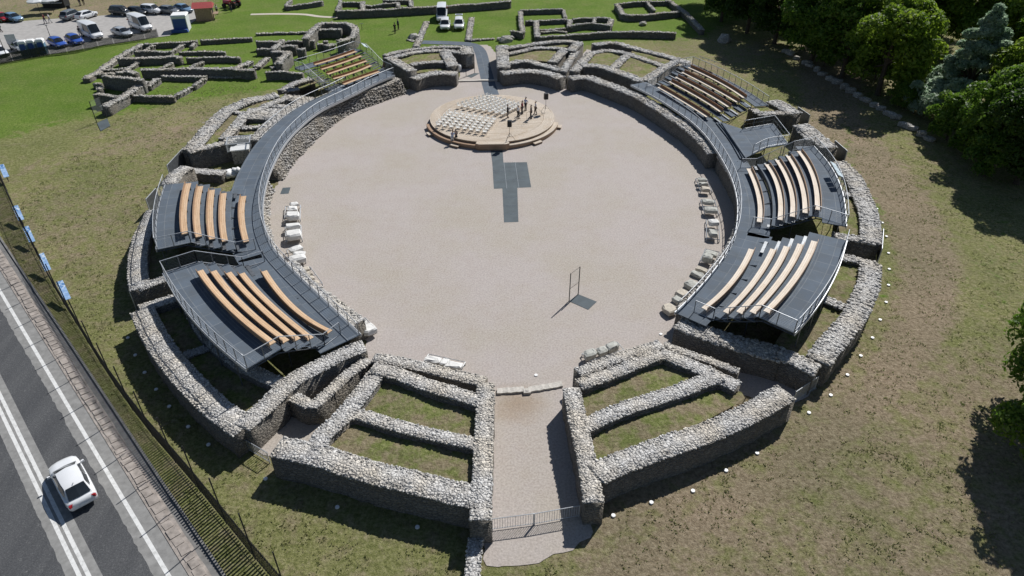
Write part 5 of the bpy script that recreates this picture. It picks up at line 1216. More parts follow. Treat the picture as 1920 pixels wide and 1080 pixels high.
def vehicle(kind, color, label, cat='car', group=None):
    K = KIND[kind]; root = thing('parked_' + ('van' if kind == 'van' else 'car'), label, cat, (0, 0, 0), group); pm = carpaint(color)
    b = MB(); secs = []
    for (y, hw, zb, zs) in K['body']:
        secs.append([(-hw * .86, y, zb), (hw * .86, y, zb), (hw * .99, y, zb + .14), (hw, y, (zb + zs) / 2), (hw * .97, y, zs - .07), (hw * .86, y, zs), (hw * .4, y, zs + .035), (-hw * .4, y, zs + .035), (-hw * .86, y, zs), (-hw * .97, y, zs - .07), (-hw, y, (zb + zs) / 2), (-hw * .99, y, zb + .14)])
    loft(b, secs, pm); y0, y1, y2, y3, zr, wr = K['gh']
    def at(y):
        for a, c in zip(K['body'][:-1], K['body'][1:]):
            if a[0] <= y <= c[0]: t = (y - a[0]) / (c[0] - a[0]); return a[1] + (c[1] - a[1]) * t, a[3] + (c[3] - a[3]) * t
        return K['body'][0][1], K['body'][0][3]
    w0, z0 = at(y0); w3, z3_ = at(max(y3, K['body'][0][0])); f0, f3 = w0 * .86, w3 * .86
    z0 -= .01; z3_ -= .01; mid1, mid2 = y1 - (y1 - y2) * .3, y1 - (y1 - y2) * .7
    g = MB(); ro = zr - .07
    secs = [[(-f0, y0, z0), (f0, y0, z0), (f0 * .99, y0 - .01, z0 + .02), (0, y0 + .05, z0 + .03), (-f0 * .99, y0 - .01, z0 + .02)],
            [(-w0 * .9, y1, z0), (w0 * .9, y1, z0), (wr, y1, ro), (0, y1 + .06, zr - .01), (-wr, y1, ro)],
            [(-w0 * .91, mid1, z0), (w0 * .91, mid1, z0), (wr * 1.02, mid1, zr - .03), (0, mid1, zr + .03), (-wr * 1.02, mid1, zr - .03)],
            [(-w0 * .91, mid2, z3_), (w0 * .91, mid2, z3_), (wr * 1.0, mid2, zr - .04), (0, mid2, zr + .02), (-wr * 1.0, mid2, zr - .04)],
            [(-f3 * 1.02, y2, z3_), (f3 * 1.02, y2, z3_), (wr * .94, y2, ro), (0, y2 - .05, zr - .02), (-wr * .94, y2, ro)],
            [(-f3, y3, z3_), (f3, y3, z3_), (f3 * .97, y3 + .01, z3_ + .02), (0, y3 - .04, z3_ + .03), (-f3 * .97, y3 + .01, z3_ + .02)]]
    loft(b, secs, pm); o = b.build('body', root, True)
    for e in (): pass
    sub = o.modifiers.new('bevel', 'BEVEL'); sub.width = .13; sub.segments = 3; sub.limit_method = 'ANGLE'; sub.angle_limit = R(40)
    # glazing lies just proud of the shell
    def pane(name, q, push):
        m = MB(); q = [Vector(p) + Vector(push) for p in q]; m.add(q, [tuple(range(len(q)))], M['glass']); m.build(name, root)
    def lp(a, b_, t): return Vector(a).lerp(Vector(b_), t)
    a0, a1 = (-f0 * .93, y0, z0 + .03), (f0 * .93, y0, z0 + .03); t0, t1 = (-wr * .93, y1, ro), (wr * .93, y1, ro); c0, c1 = (0, y0 + .055, z0 + .05), (0, y1 + .065, zr - .01)
    m = MB(); m.add([Vector(q) + Vector((0, .025, .03)) for q in (lp(a0, t0, .06), lp(c0, c1, .06), lp(a1, t1, .06), lp(a1, t1, .93), lp(c1, c0, .05), lp(a0, t0, .93))], [(0, 1, 4, 5), (1, 2, 3, 4)], M['glass']); m.build('windscreen', root)
    a0, a1 = (-f3 * .9, y3, z3_ + .03), (f3 * .9, y3, z3_ + .03); t0, t1 = (-wr * .86, y2, ro), (wr * .86, y2, ro); c0, c1 = (0, y3 - .045, z3_ + .04), (0, y2 - .055, zr - .02)
    m = MB(); lo = .12 if kind != 'van' else .45
    m.add([Vector(q) + Vector((0, -.03, .03)) for q in (lp(a0, t0, lo), lp(c0, c1, lo), lp(a1, t1, lo), lp(a1, t1, .95), lp(c1, c0, .04), lp(a0, t0, .95))], [(0, 1, 4, 5), (1, 2, 3, 4)], M['glass']); m.build('rear_window', root)
    for s in (-1, 1):
        wb = w0 * .905; A0 = (s * wb, y0 - (y0 - y1) * .45, z0 + .05); A1 = (s * wb, (y1 + y2) / 2 + .04, z0 + .05); B0 = (s * wr * 1.005, y1 - .05, ro - .02); B1 = (s * wr * 1.01, (y1 + y2) / 2 + .04, zr - .06)
        pane('side_window', [lp(A0, B0, .05), lp(A1, B1, .05), lp(A1, B1, .9), lp(A0, B0, .93)], (s * .03, 0, .02))
        if kind != 'van':
            A2 = (s * wb, (y1 + y2) / 2 - .04, z0 + .05); A3 = (s * f3 * 1.03, y2 - (y2 - y3) * .4, z3_ + .05); B2 = (s * wr * 1.01, (y1 + y2) / 2 - .04, zr - .06); B3 = (s * wr * .96, y2 + .12, ro)
            pane('side_window', [lp(A2, B2, .05), lp(A3, B3, .08), lp(A3, B3, .9), lp(A2, B2, .9)], (s * .03, 0, .02))
        mi = MB(); mi.box((s * (w0 + .1), y0 - .3, z0 + .07), (.2, .12, .13), pm if kind != 'van' else M['black'], 0, None, .85); mi.build('mirror', root)
        L = K['body'][-2 if kind == 'hatch' else -1]; l2 = K['body'][-4 if kind == 'hatch' else -2]
        hl = MB(); hl.add([(s * l2[1] * .97, l2[0] + .03, l2[3] - .02), (s * L[1] * .98, L[0] + .015, L[3] - .02), (s * L[1] * .98, L[0] + .02, L[3] - .14), (s * l2[1] * 1.0, l2[0] + .04, l2[3] - .16)], [(0, 1, 2, 3)], M['headlamp']); hl.build('headlight', root)
        nb = 1 if kind == 'hatch' else 0; r0 = K['body'][nb]; r1 = K['body'][nb + 1]
        tl = MB(); zt_ = r1[3] - .03 if kind != 'van' else 1.5
        tl.box((s * (r0[1] * .93), (r0[0] + r1[0]) / 2 - .035, zt_ - .09), (.26, .13, .17), M['redlamp'], s * -.55, None, .9); tl.build('tail_light', root)
    n = MB(); r0 = K['body'][0]; n.box((0, r0[0] - .012, r0[3] - .16), (.52, .02, .12), M['white']); n.build('number_plate', root)
    n = MB(); f0_ = K['body'][-1]; n.box((0, f0_[0] + .0, f0_[2] + .1), (.9, .03, .14), M['black']); n.build('grille', root)
    wx = K['body'][4 if kind == 'hatch' else 3][1] - .1; r = .32 if kind != 'van' else .36
    for s in (-1, 1):
        wheel(root, s * wx, K['L'] * .29, r); wheel(root, s * wx, -K['L'] * .28, r)
    return root
def place(o, front, rear):
    a, b = P(*front), P(*rear); o.location = tuple((a + b) / 2); d = a - b; o.rotation_euler = (0, 0, math.atan2(d.y, d.x) - math.pi / 2)
# the white hatchback driving up the road
car = vehicle('hatch', 'white', 'white hatchback with dark rear window driving on the road beside the centre line', 'car')
car.name = 'moving_car'
cp = P(132, 896, .9); car.scale = (.97, .97, .97); car.location = (cp.x, cp.y, .015); car.rotation_euler = (0, 0, math.atan2(ROAD_D.y, ROAD_D.x) + math.pi / 2)
m = MB(); m.tube([(0, -1.15, 1.47), (0, -1.28, 1.54)], .02, M['black'], 5); m.build('aerial', car)
for q in car.children:
    if q.name.startswith('aerial'): q.matrix_parent_inverse = Matrix()
g = 'cars and vans on the parking ground'
PK = P(0, 100); pd = (P(250, 66) - P(0, 110)).normalized(); pn = Vector((-pd.y, pd.x, 0))
def park(kind, color, px, label, face=-1, da=0.0, cat='car', group=g, dirv=None):
    o = vehicle(kind, color, label, cat, group); p = P(*px); n = (dirv or pn) * face
    o.location = (p.x, p.y, .012 if group == g else 0); o.rotation_euler = (0, 0, math.atan2(n.y, n.x) - math.pi / 2 + da); return o
park('small', 'red', (5, 39), 'red car cut by the left edge, farther row of the parking', -1, .4)
park('hatch', 'steelblue', (27, 39), 'blue grey car beside the red car in the farther parking row', -1, .35)
park('suv', 'grey', (136, 35), 'dark grey car left of the white saloon in the farther parking row', 1, -.9)
park('hatch', 'white', (164, 34), 'white saloon in the farther parking row near the parasols', 1, -1.0)
park('suv', 'black', (228, 28), 'black car leftmost of the five cars before the kiosk', -1, .5)
park('hatch', 'black', (258, 27), 'black low car second from left of the five before the kiosk', -1, .4)
park('suv', 'white', (286, 25), 'white car in the middle of the five before the kiosk', -1, .55)
park('hatch', 'grey', (318, 25), 'dark grey car fourth of the five before the kiosk', -1, .5)
park('hatch', 'steelblue', (345, 22), 'blue grey car next to the red roofed kiosk', -1, .3)
park('small', 'blue', (110, 87), 'bright blue small car left of the other blue car by the parking fence', -1, .25)
park('small', 'blue', (142, 81), 'bright blue car with a higher roof beside the white van', -1, .2)
park('van', 'white', (174, 70), 'tall white van beside the blue cars in the nearer parking row', -1, .15, 'van')
park('hatch', 'silver', (231, 67), 'silver grey car between the two white vans', -1, .3)
park('van', 'white', (266, 55), 'tall white van with a roof hatch near the parking corner', -1, .15, 'van')
park('small', 'silver', (37, 94), 'silver blue car beside the portable toilets', -1, .2)
park('small', 'white', (2, 104), 'white car cut by the left edge, nearer row of the parking', -1, .2)
g2 = 'white vehicles parked on the lawn'
fwd = Vector((.05, -1, 0))
park('van', 'white', (829, 36), 'tall white minibus parked behind two white cars on the lawn', 1, 0, 'van', g2, fwd)
park('suv', 'white', (835, 53), 'white off road car parked in front of the minibus on the lawn', 1, 0, 'car', g2, fwd)
o = park('suv', 'white', (861, 52), 'white off road car with its tailgate raised, rightmost on the lawn', 1, 0, 'car', g2, fwd)
m = MB(); m.box((0, -2.5, 1.72), (1.35, .8, .06), carpaint('white')); t = m.build('raised_tailgate', o); t.matrix_parent_inverse = Matrix(); m = MB(); m.box((0, -2.5, 1.755), (1.1, .45, .012), M['glass']); q = m.build('tailgate_window', t); q.matrix_parent_inverse = Matrix()
# every part made before its vehicle was moved sits in the vehicle's own axes
for o in list(COL.objects):
    if o.parent and o.parent.type == 'EMPTY' and (o.parent.name.startswith('parked_') or o.parent.name.startswith('moving_')):
        o.matrix_parent_inverse = Matrix()
        for q in o.children: q.matrix_parent_inverse = Matrix()

# ------------------------------------------------------------------ kiosk, toilets, booth, parasols, tractor
def at0(root, dx, dy, dz): return root.location + Vector((dx, dy, dz))
p = P(386, 36); k = thing('kiosk', 'brown timber kiosk with a red roof at the end of the parking', 'kiosk', tuple(p)); rz = .25
m = MB(); m.box((p.x, p.y, 1.2), (3.0, 2.6, 2.4), M['brownwood'], rz); m.build('wall', k)
m = MB(); q = [Matrix.Rotation(rz, 3, 'Z') @ Vector(t) + p for t in ((-1.9, -1.7, 2.35), (1.9, -1.7, 2.35), (1.9, 1.7, 2.35), (-1.9, 1.7, 2.35), (-1.75, 0, 3.1), (1.75, 0, 3.1))]
m.add(q, [(0, 1, 5, 4), (2, 3, 4, 5), (1, 2, 5), (3, 0, 4), (3, 2, 1, 0)], M['roofred']); m.build('roof', k)
m = MB(); o_ = Matrix.Rotation(rz, 3, 'Z') @ Vector((1.505, .1, 1.5)) + p; m.box(o_, (.04, 1.7, 1.0), M['black'], rz); m.build('hatch', k)
m = MB(); o_ = Matrix.Rotation(rz, 3, 'Z') @ Vector((2.0, .1, 1.02)) + p; m.box(o_, (.9, 1.8, .06), M['brownwood'], rz); m.build('counter', k)
for i, (u, v, lab) in enumerate(((51, 104, 'left'), (66, 102, 'middle'), (83, 100, 'right'))):
    p = P(u, v); t = thing('portable_toilet', '%s of the three blue grey portable toilets with white roofs' % lab, 'portable toilet', tuple(p), 'portable toilets'); rz = .3
    m = MB(); m.box((p.x, p.y, 1.05), (1.12, 1.12, 2.1), M['toilet'], rz); m.box((p.x, p.y, 1.9), (1.15, 1.15, .36), M['white'], rz); m.build('cabin', t)
    m = MB(); m.box((p.x, p.y, 2.2), (1.24, 1.24, .24), M['white'], rz, None, .86); m.box((p.x, p.y, 2.36), (1.0, 1.0, .1), M['white'], rz, None, .8); m.build('roof', t)
    m = MB(); q = Matrix.Rotation(rz, 3, 'Z') @ Vector((0, -.575, 1.05)); m.box((p.x + q.x, p.y + q.y, 1.05), (.78, .03, 1.85), M['bluefab'], rz); d = m.build('door', t)
    m = MB(); q = Matrix.Rotation(rz, 3, 'Z') @ Vector((.3, -.61, 1.05)); m.box((p.x + q.x, p.y + q.y, 1.05), (.06, .04, .2), M['white'], rz); m.build('handle', d)
p = P(340, 58); b = thing('booth', 'white topped booth with deep blue front at the parking corner', 'booth', tuple(p)); rz = .2
m = MB(); m.box((p.x, p.y + .8, 1.3), (2.5, 2.6, 2.6), M['canvas'], rz); m.build('wall', b)
m = MB(); q = Matrix.Rotation(rz, 3, 'Z') @ Vector((0, -1.32, 0)); m.box((p.x + q.x, p.y + .8 + q.y, 1.35), (2.2, .05, 1.7), M['bluefab'], rz); m.build('front_panel', b)
m = MB(); m.box((p.x, p.y + .8, 2.7), (2.7, 2.8, .25), M['white'], rz, None, .9); m.build('roof', b)
m = MB(); q = Matrix.Rotation(rz, 3, 'Z') @ Vector((0, -1.7, 0)); m.box((p.x + q.x - .2, p.y + .8 + q.y, .25), (2.9, .7, .5), M['bluefab'], rz, None, .9); m.build('step', b)
for i, (u, v, lab) in enumerate(((76, 25, 'grey white parasol on the left of the pair beyond the parking'), (101, 23, 'grey white parasol on the right of the pair beyond the parking'))):
    p = P(u, v); t = thing('parasol', lab, 'parasol', tuple(p), 'parasols beyond the parking')
    m = MB(); m.tube([p, p + Vector((0, 0, 2.9))], .04, M['iron']); m.build('pole', t)
    m = MB(); n = 8; vs = [(p.x, p.y, 3.0)] + [(p.x + 1.7 * math.cos(a * math.pi / 4 + .2), p.y + 1.7 * math.sin(a * math.pi / 4 + .2), 2.35) for a in range(n)] + [(p.x + 1.68 * math.cos(a * math.pi / 4 + .2), p.y + 1.68 * math.sin(a * math.pi / 4 + .2), 2.15) for a in range(n)]
    m.add(vs, [(0, 1 + a, 1 + (a + 1) % n) for a in range(n)] + [(1 + a, 9 + a, 9 + (a + 1) % n, 1 + (a + 1) % n) for a in range(n)], M['canvas']); m.build('canopy', t)
p = P(107, 12); t = thing('refreshment_stall', 'dark refreshment stall with a pale awning behind the parasols', 'stall', tuple(p))
m = MB(); m.box((p.x, p.y, 1.2), (4.2, 2.4, 2.4), M['iron'], .1); m.build('wall', t); m = MB(); m.box((p.x, p.y, 2.55), (4.8, 3.0, .12), M['canvas'], .1); m.build('awning', t); m = MB(); m.box((p.x - .1, p.y - 1.35, .95), (4.0, .3, .1), M['canvas'], .1); m.build('counter', t)
p = P(131, 22); m = MB(); m.tube([p, p + Vector((0, 0, 1.1))], .35, M['iron'], 10); m.tube([p + Vector((0, 0, 1.1)), p + Vector((0, 0, 1.25))], .38, M['black'], 10); tag(m.build('litter_bin'), 'round dark litter bin right of the refreshment stall', 'litter bin')
p = P(437, 14); t = thing('tractor', 'small red tractor on the grass right of the kiosk', 'tractor', tuple(p)); rz = 1.2
Rz = Matrix.Rotation(rz, 3, 'Z')
def tb(name, c, s, mt, taper=1.0):
    m = MB(); q = Rz @ Vector(c); m.box((p.x + q.x, p.y + q.y, c[2]), s, mt, rz, None, taper); return m.build(name, t)
rp = carpaint('red'); tb('bonnet', (0, 1.2, 1.05), (.8, 1.7, .6), rp, .88); tb('chassis', (0, .3, .65), (.6, 3.2, .35), M['iron']); tb('seat', (0, -.7, 1.15), (.5, .5, .35), M['black'], .8); tb('mudguard', (.72, -.75, 1.15), (.4, 1.2, .12), rp); tb('mudguard', (-.72, -.75, 1.15), (.4, 1.2, .12), rp); tb('roof', (0, -.5, 2.35), (1.5, 1.5, .1), rp, .9)
for s in (-1, 1):
    for y, r in ((1.5, .42), (-.75, .72)):
        m = MB(); c0 = Rz @ Vector((s * .6, y, 0)); c1 = Rz @ Vector((s * .92, y, 0)); m.tube([(p.x + c0.x, p.y + c0.y, r), (p.x + c1.x, p.y + c1.y, r)], r, M['tyre'], 16); m.build('wheel', t)
    for y in (-.05, -1.15):
        m = MB(); c0 = Rz @ Vector((s * .65, y, 0)); m.tube([(p.x + c0.x, p.y + c0.y, 1.2), (p.x + c0.x, p.y + c0.y, 2.32)], .03, M['iron'], 5); m.build('roof_post', t)
# sign on a post and thin lamp posts
p = P(679, 57); t = thing('sign_post', 'small white sign on a post on the lawn behind the apse walls', 'sign', tuple(p)); m = MB(); m.tube([p, p + Vector((0, 0, 1.0))], .04, M['iron']); m.build('post', t); m = MB(); m.box((p.x, p.y, 1.15), (.7, .45, .04), M['white'], .3, R(-35)); m.build('panel', t)
for u, v, h, lab in ((249, 66, 3.0, 'thin dark lamp post between the parked vans'), (100, 84, 3.2, 'thin dark lamp post beside the bright blue car'), (16, 113, 5.0, 'tall dark post at the left corner of the parking')):
    p = P(u, v); t = thing('lamp_post', lab, 'lamp post', tuple(p)); m = MB(); m.tube([p, p + Vector((0, 0, h))], .06, M['iron'], 6, .04); m.build('pole', t); m = MB(); m.box((p.x, p.y, h), (.3, .18, .1), M['steel_dark']); m.build('lamp', t)
p = P(29, 95); t = thing('notice_board', 'grey notice board behind the silver blue car in the parking', 'notice board', tuple(p)); m = MB(); m.box((p.x, p.y, 1.9), (1.5, .08, 1.5), M['steel'], .3); m.build('panel', t)
for s in (-.6, .6): m = MB(); m.box((p.x + s, p.y + .2 * s, .6), (.08, .08, 1.2), M['iron']); m.build('post', t)

# ------------------------------------------------------------------ fences
def picket_fence(px, h, post_h, label, bay=3.0, gap=.21, name='picket_fence', pw=.12, hide=None):
    ln = smooth_line([P(u, v) for u, v in px], bay); root = thing(name, label, 'fence', tuple(ln[0]))
    for a, b in zip(ln[:-1], ln[1:]):
        L = (b - a).length; d = (b - a).normalized(); n = max(2, int(L / gap)); ang = math.atan2(d.y, d.x)
        r = MB(); 
        for zz in (.25, h - .25): r.tube([a + Vector((0, 0, zz)), b + Vector((0, 0, zz))], .025, M['iron'], 4)
        for i in range(1, n):
            q = a.lerp(b, i / n); r.box((q.x, q.y, h / 2 + .03), (pw, .02, h), M['iron'], ang)
        r.build('picket_panel', root)
    for q in ln:
        m = MB(); m.tube([q, q + Vector((0, 0, post_h))], .04, M['iron'], 6); m.build('post', root)
    return root
FX = [(-14, 300), (8, 345), (40, 420), (75, 488), (105, 545), (150, 618), (212, 717), (282, 812), (362, 905), (480, 1050), (540, 1120)]
picket_fence(FX, 1.95, 4.1, 'long dark iron picket fence between the road and the amphitheatre lawn', 3.3)
picket_fence([(95, 104), (150, 98), (190, 88), (240, 80), (285, 73), (297, 69)], 1.3, 1.5, 'low dark picket fence along the near side of the parking', 2.6, .16)
picket_fence([(-10, 124), (40, 114), (95, 104)], 1.5, 1.7, 'dark picket fence below the portable toilets and silver car', 2.6, .14)
for i, (u, v) in enumerate(((7, 320), (34, 399), (54, 439), (83, 491), (119, 544))):
    p = P(u, v) + Vector((.55, 0, 0)); lab = ['farthest', 'second', 'third', 'fourth', 'nearest'][i]
    t = thing('info_board', '%s of the five blue printed boards standing inside the roadside fence' % lab, 'info board', tuple(p), 'blue info boards along the fence'); rz = math.atan2(ROAD_D.y, ROAD_D.x) + math.pi
    bl, br_, tl = P(55, 455, .75), P(66.5, 451.5, .75), P(42, 426, 1.45); ex, ey = br_ - bl, tl - bl; c0 = P(u, v, 1.1); o0 = c0 - ex / 2 - ey / 2; nrm = ex.cross(ey).normalized() * .04
    m = MB(); co = [o0, o0 + ex, o0 + ex + ey, o0 + ey]; co = [q - nrm for q in co] + co
    m.add(co, [(3, 2, 1, 0), (4, 5, 6, 7), (0, 1, 5, 4), (1, 2, 6, 5), (2, 3, 7, 6), (3, 0, 4, 7)], M['board'], [[(0, 1), (1, 1), (1, 0), (0, 0)], [(0, 0), (1, 0), (1, 1), (0, 1)]] + [[(0, 0)] * 4] * 4); m.build('panel', t)
    for k in (.25, .8):
        q = o0 + ex * .5 + ey * k; m = MB(); m.box((q.x, q.y, q.z / 2 - .03), (.06, .06, q.z - .04), M['iron']); m.build('post', t)

# ------------------------------------------------------------------ trees
def crown_mesh(name, R_, Hc, seed, mt, nleaf=9000, leaf=.34, nblob=26, conic=False, bs=1.0):
    r = np.random.default_rng(seed); bl = []
    for i in range(nblob):
        t = r.uniform(-.85, 1); a = r.uniform(0, 6.283); rad = math.sqrt(max(.02, 1 - t * t)) * R_ * r.uniform(.45, .8) * ((1 - .4 * max(0, t)) if conic else 1)
        bl.append((rad * math.cos(a), rad * math.sin(a), t * Hc / 2 * .82, R_ * bs * r.uniform(.2, .36)))
    bl.append((0, 0, 0, R_ * .5 * bs))
    if conic: bl += [(0, 0, Hc * .42, R_ * .22), (.2, .1, Hc * .5, R_ * .14), (0, 0, Hc * .3, R_ * .3)]
    bl = np.array(bl)
    wgt = bl[:, 3] ** 2; wgt /= wgt.sum(); k = r.choice(len(bl), nleaf, p=wgt)
    d = r.normal(size=(nleaf, 3)); d /= np.linalg.norm(d, axis=1)[:, None]; d[:, 2] = np.where(d[:, 2] < -.35, -d[:, 2], d[:, 2])
    c = bl[k, :3] + d * (bl[k, 3] * (r.uniform(.55, 1, nleaf) ** .6 * 1.08))[:, None]
    nrm = d + r.normal(scale=.75, size=(nleaf, 3)); nrm /= np.linalg.norm(nrm, axis=1)[:, None]
    ref = r.normal(size=(nleaf, 3)); u = np.cross(nrm, ref); u /= np.linalg.norm(u, axis=1)[:, None]; v = np.cross(nrm, u)
    s = (leaf * r.uniform(.55, 1.3, nleaf))[:, None]
    V = np.stack([c - u * s, c + v * s * .5 + nrm * s * .12, c + u * s, c - v * s * .5 + nrm * s * .12], 1).reshape(-1, 3).astype(np.float32)
    me = bpy.data.meshes.new(name); me.vertices.add(len(V)); me.vertices.foreach_set('co', V.ravel()); me.loops.add(len(V)); me.loops.foreach_set('vertex_index', np.arange(len(V), dtype=np.int32))
    me.polygons.add(nleaf); me.polygons.foreach_set('loop_start', np.arange(0, len(V), 4, dtype=np.int32)); me.polygons.foreach_set('loop_total', np.full(nleaf, 4, dtype=np.int32))
    me.materials.append(mt); me.update(calc_edges=True); return me, bl
def trunk_mesh(name, h, bl, base_z, r0=.28):
    mb = MB(); mb.tube([(0, 0, 0), (.08, .05, h * .4), (0, .1, h * .75)], r0, M['bark'], 8, r0 * .45)
    for b in bl[:9]:
        mb.tube([(0.04, .05, h * .4), (b[0] * .45, b[1] * .45, base_z + b[2] * .6 - .6), (b[0] * .9, b[1] * .9, base_z + b[2])], r0 * .45, M['bark'], 5, .03)
    o = mb.build(name); me = o.data; bpy.data.objects.remove(o); return me
PROTO = {}
def proto(kind, seed):
    if (kind, seed) not in PROTO:
        spec = dict(broad=(5.0, 11.0, 'leaf'), dark=(5.2, 12.0, 'leaf_dark'), bright=(5.0, 10.5, 'leaf_bright'), silver=(3.4, 12.0, 'leaf_silver'), shrub=(2.4, 4.2, 'leaf'), greyshrub=(2.2, 3.6, 'leaf_silver'))[kind]
        small = 'shrub' in kind
        cm, bl = crown_mesh('crown', spec[0], spec[1], seed * 13 + len(kind), M[spec[2]], 4200 if small else 20000, .16 if small else .23, 14 if small else 70 if kind == 'silver' else 40, kind == 'silver', .62 if kind == 'silver' else 1)
        zc = spec[1] / 2 + (.1 if small else .5); tm = trunk_mesh('trunk', zc + spec[1] * .3, bl, zc, .1 if small else .3); PROTO[kind, seed] = (cm, tm, zc, spec[1] / 2 + zc)
    return PROTO[kind, seed]
def tree(kind, seed, px, h, label, name='broadleaf_tree', cat='tree', group='trees of the wood on the right', wide=1.0):
    cm, tm, zc, tot = proto(kind, seed); p = P(*px) if len(px) == 2 else Vector(px); s = h / tot
    t = thing(name, label, cat, (p.x, p.y, -.05), group, random.uniform(0, 6.28)); t.scale = (s * wide, s * wide, s)
    o = bpy.data.objects.new('trunk', tm); COL.objects.link(o); o.parent = t
    o = bpy.data.objects.new('crown', cm); COL.objects.link(o); o.parent = t; o.location = (0, 0, zc)
    return t
TREES = [('dark', 1, (1352, 40), 13, 1.0), ('dark', 2, (1400, 62), 14, 1.05), ('dark', 1, (1452, 82), 15, 1.0), ('broad', 1, (1520, 118), 13.5, 1.1), ('broad', 2, (1578, 145), 13.5, 1.15), ('bright', 1, (1645, 178), 13.5, 1.1), ('broad', 3, (1590, 80), 14, 1.1),
         ('dark', 2, (1480, 40), 15, 1.1), ('broad', 1, (1540, 40), 15, 1.1), ('bright', 2, (1680, 95), 14, 1.1), ('broad', 2, (1740, 60), 13, 1.1), ('bright', 1, (1640, 20), 14, 1.1), ('bright', 2, (1800, 110), 14, 1.1), ('bright', 3, (1880, 130), 14, 1.1),
         ('bright', 3, (1898, 238), 12.5, 1.05), ('bright', 1, (1935, 240), 15, 1.1), ('broad', 3, (1850, 305), 11, 1.1), ('dark', 1, (1905, 345), 12, 1.15), ('broad', 1, (1925, 330), 12, 1.1), ('bright', 2, (1790, 20), 12, 1.2), ('broad', 3, (1880, 30), 12, 1.1), ('broad', 2, (1955, 60), 13, 1.1), ('broad', 1, (1960, 160), 14, 1.1),
         ('dark', 2, (1335, 8), 14, 1.0), ('dark', 1, (1420, 15), 15, 1.0), ('dark', 2, (1700, 0), 12, 1.2), ('broad', 3, (1330, -30), 14, 1.1), ('broad', 2, (1450, -40), 14, 1.1), ('bright', 1, (1570, -40), 13, 1.1), ('broad', 1, (1690, -45), 13, 1.1), ('bright', 2, (1830, -40), 12, 1.1), ('dark', 1, (1960, -20), 12, 1.1)]
KW = dict(dark='dark green', broad='mid green', bright='yellow green')
rank = {}
names = []
for i, (k, sd, px, h, wd) in enumerate(TREES):
    tree(k, sd, px, h, 'TREE%d' % i, wide=wd)
TL = ['dark green tree third back at the dark left end of the wood', 'dark green tree above the lone boulder at the left end of the wood', 'tall dark green tree where the stone block row begins', 'mid green tree behind the third stone block of the row', 'mid green tree over the middle of the stone block row', 'big yellow green tree in the middle of the wood front', 'mid green tree just behind the big yellow green tree',
      'dark tall tree behind the start of the stone block row', 'mid green tree high behind the row, left of the yellow crowns', 'yellow green tree directly left of the silver tree', 'mid green tree far behind the silver tree', 'yellow green tree at the top edge, left of centre of the wood', 'yellow green tree directly behind the silver tree', 'yellow green tree right of the silver tree, back row',
      'yellow green tree right of the silver tree, front row', 'yellow green tree cut by the right edge above the dark trees', 'mid green tree over the shaded grass below the silver tree', 'dark green tree at the right edge over the widest shade', 'mid green tree at the right edge, lowest of the upper wood', 'yellow green tree at the top edge above the silver tree', 'mid green tree at the top right corner', 'mid green tree beyond the right edge at the top', 'mid green tree beyond the right edge, second down',
      'dark green tree at the top left end of the wood', 'dark green tree at the top edge behind the dark row', 'dark wide tree at the top edge in the middle', 'mid green tree beyond the top edge at the left end', 'mid green tree beyond the top edge, second from left', 'yellow green tree beyond the top edge, third from left', 'mid green tree beyond the top edge, fourth from left', 'yellow green tree beyond the top edge, fifth from left', 'dark green tree beyond the top right corner']
for o in COL.objects:
    l = o.get('label', '')
    if l.startswith('TREE'): o['label'] = TL[int(l[4:])]
tree('silver', 1, (1794, 218), 13.8, 'tall silver leaved tree standing out pale among the green wood', 'silver_tree', wide=1.12)
tree('silver', 2, (1748, 50), 9, 'grey leaved tree at the top edge behind the silver one', 'silver_tree', wide=1.3)
for i, (k, px, h, lab) in enumerate([('shrub', (1712, 212), 4, 'green bush behind the nearest stone blocks'), ('greyshrub', (1730, 215), 5, 'pale grey bush left of the silver tree'), ('shrub', (1775, 262), 6, 'green bush at the end of the stone block row'), ('greyshrub', (1745, 190), 5, 'pale grey bush behind the other grey bush'), ('shrub', (1815, 290), 6, 'green bush between the block row and the dark shade'), ('shrub', (1478, 82), 3.5, 'low green bush between the first stone blocks and the trunks'), ('greyshrub', (1765, 232), 6, 'grey green bush at the foot of the silver tree'), ('shrub', (1545, 125), 3, 'low bush under the mid green trees behind the row'), ('shrub', (1685, 200), 3.5, 'low bush at the foot of the big yellow green tree'), ('shrub', (1600, 140), 4, 'dark bush under the front trees behind the sixth block'), ('shrub', (1640, 150), 4.5, 'bush in the gap between the two front trunks'), ('shrub', (1700, 165), 4.5, 'bush in the sunny gap behind the big yellow green tree'), ('shrub', (1560, 112), 4, 'bush behind the fourth block of the row'), ('shrub', (1500, 95), 4, 'bush behind the first trunks of the row'), ('shrub', (1845, 330), 5, 'bush at the dark lower end of the wood')]):
    tree(k, 1 + i % 2, px, h, lab, 'bush', 'bush', 'bushes along the wood edge', 1.2)
tree('broad', 2, (1931, 770), 11.2, 'green tree at the right edge of the lawn, its shade falling below', group='trees at the right edge of the lawn', wide=.95)
tree('broad', 3, (1958, 892), 9, 'green tree at the lower right edge of the lawn', group='trees at the right edge of the lawn', wide=1.0)

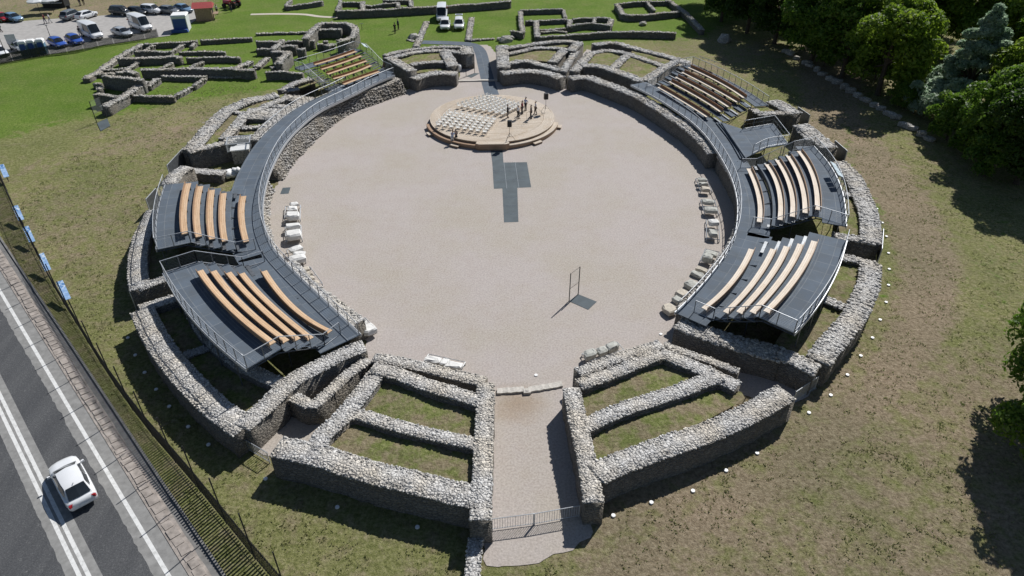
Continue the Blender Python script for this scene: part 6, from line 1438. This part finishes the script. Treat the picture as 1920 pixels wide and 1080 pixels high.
# ------------------------------------------------------------------ uneven grass tufts over the nearer lawns
def tufts():
    n = 52000; pts = []
    r = np.random.default_rng(5)
    xs = r.uniform(-52, 62, n); ys = r.uniform(17, 100, n)
    inner = [P(u, v) for u, v in [(262, 470), (250, 560), (330, 740), (455, 815), (505, 850), (700, 925), (890, 990), (905, 1060), (985, 1062), (1100, 1000), (1130, 960), (1300, 880), (1490, 755), (1540, 715), (1620, 600), (1645, 470), (1600, 320), (1480, 205), (1280, 110), (1100, 72), (700, 90), (500, 160), (345, 270), (290, 380)]]
    ox, oy = sum(p.x for p in inner) / len(inner), sum(p.y for p in inner) / len(inner)
    ang = np.array([math.atan2(p.y - oy, p.x - ox) for p in inner]); rad = np.array([math.hypot(p.x - ox, p.y - oy) for p in inner]); o = np.argsort(ang); ang, rad = ang[o], rad[o]
    a = np.arctan2(ys - oy, xs - ox); rr = np.interp(a, ang, rad, period=2 * math.pi); keep = np.hypot(xs - ox, ys - oy) > rr + .5
    side = (xs - RA.x) * -ROAD_D.y + (ys - RA.y) * ROAD_D.x; side0 = (ox - RA.x) * -ROAD_D.y + (oy - RA.y) * ROAD_D.x; keep &= side * np.sign(side0) > 2.6
    nz = np.array([noise.noise((x * .35, y * .35, 11)) + .5 * noise.noise((x * 1.4, y * 1.4, 3)) for x, y in zip(xs, ys)]); keep &= nz > r.uniform(-.35, .4, n)
    xs, ys = xs[keep], ys[keep]; k = len(xs); B = 4
    x = np.repeat(xs, B) + r.normal(scale=.09, size=k * B); y = np.repeat(ys, B) + r.normal(scale=.09, size=k * B)
    a = r.uniform(0, 6.28, k * B); w_ = r.uniform(.03, .075, k * B); h = r.uniform(.03, .085, k * B); t = r.uniform(0, 6.28, k * B); l = r.uniform(.03, .12, k * B)
    z = np.full(k * B, -.02)
    v0 = np.stack([x - np.cos(a) * w_, y - np.sin(a) * w_, z], 1); v1 = np.stack([x + np.cos(a) * w_, y + np.sin(a) * w_, z], 1); v2 = np.stack([x + np.cos(t) * l, y + np.sin(t) * l, z + h + .03], 1)
    V = np.stack([v0, v1, v2], 1).reshape(-1, 3).astype(np.float32); nf = k * B
    me = bpy.data.meshes.new('grass'); me.vertices.add(len(V)); me.vertices.foreach_set('co', V.ravel()); me.loops.add(len(V)); me.loops.foreach_set('vertex_index', np.arange(len(V), dtype=np.int32))
    me.polygons.add(nf); me.polygons.foreach_set('loop_start', np.arange(0, len(V), 3, dtype=np.int32)); me.polygons.foreach_set('loop_total', np.full(nf, 3, dtype=np.int32))
    me.materials.append(leafmat('mixed_grass_blades', (.13, .16, .045), (.27, .27, .11), (.45, .39, .24))); me.update(calc_edges=True)
    link('grass', me)['kind'] = 'stuff'
tufts()
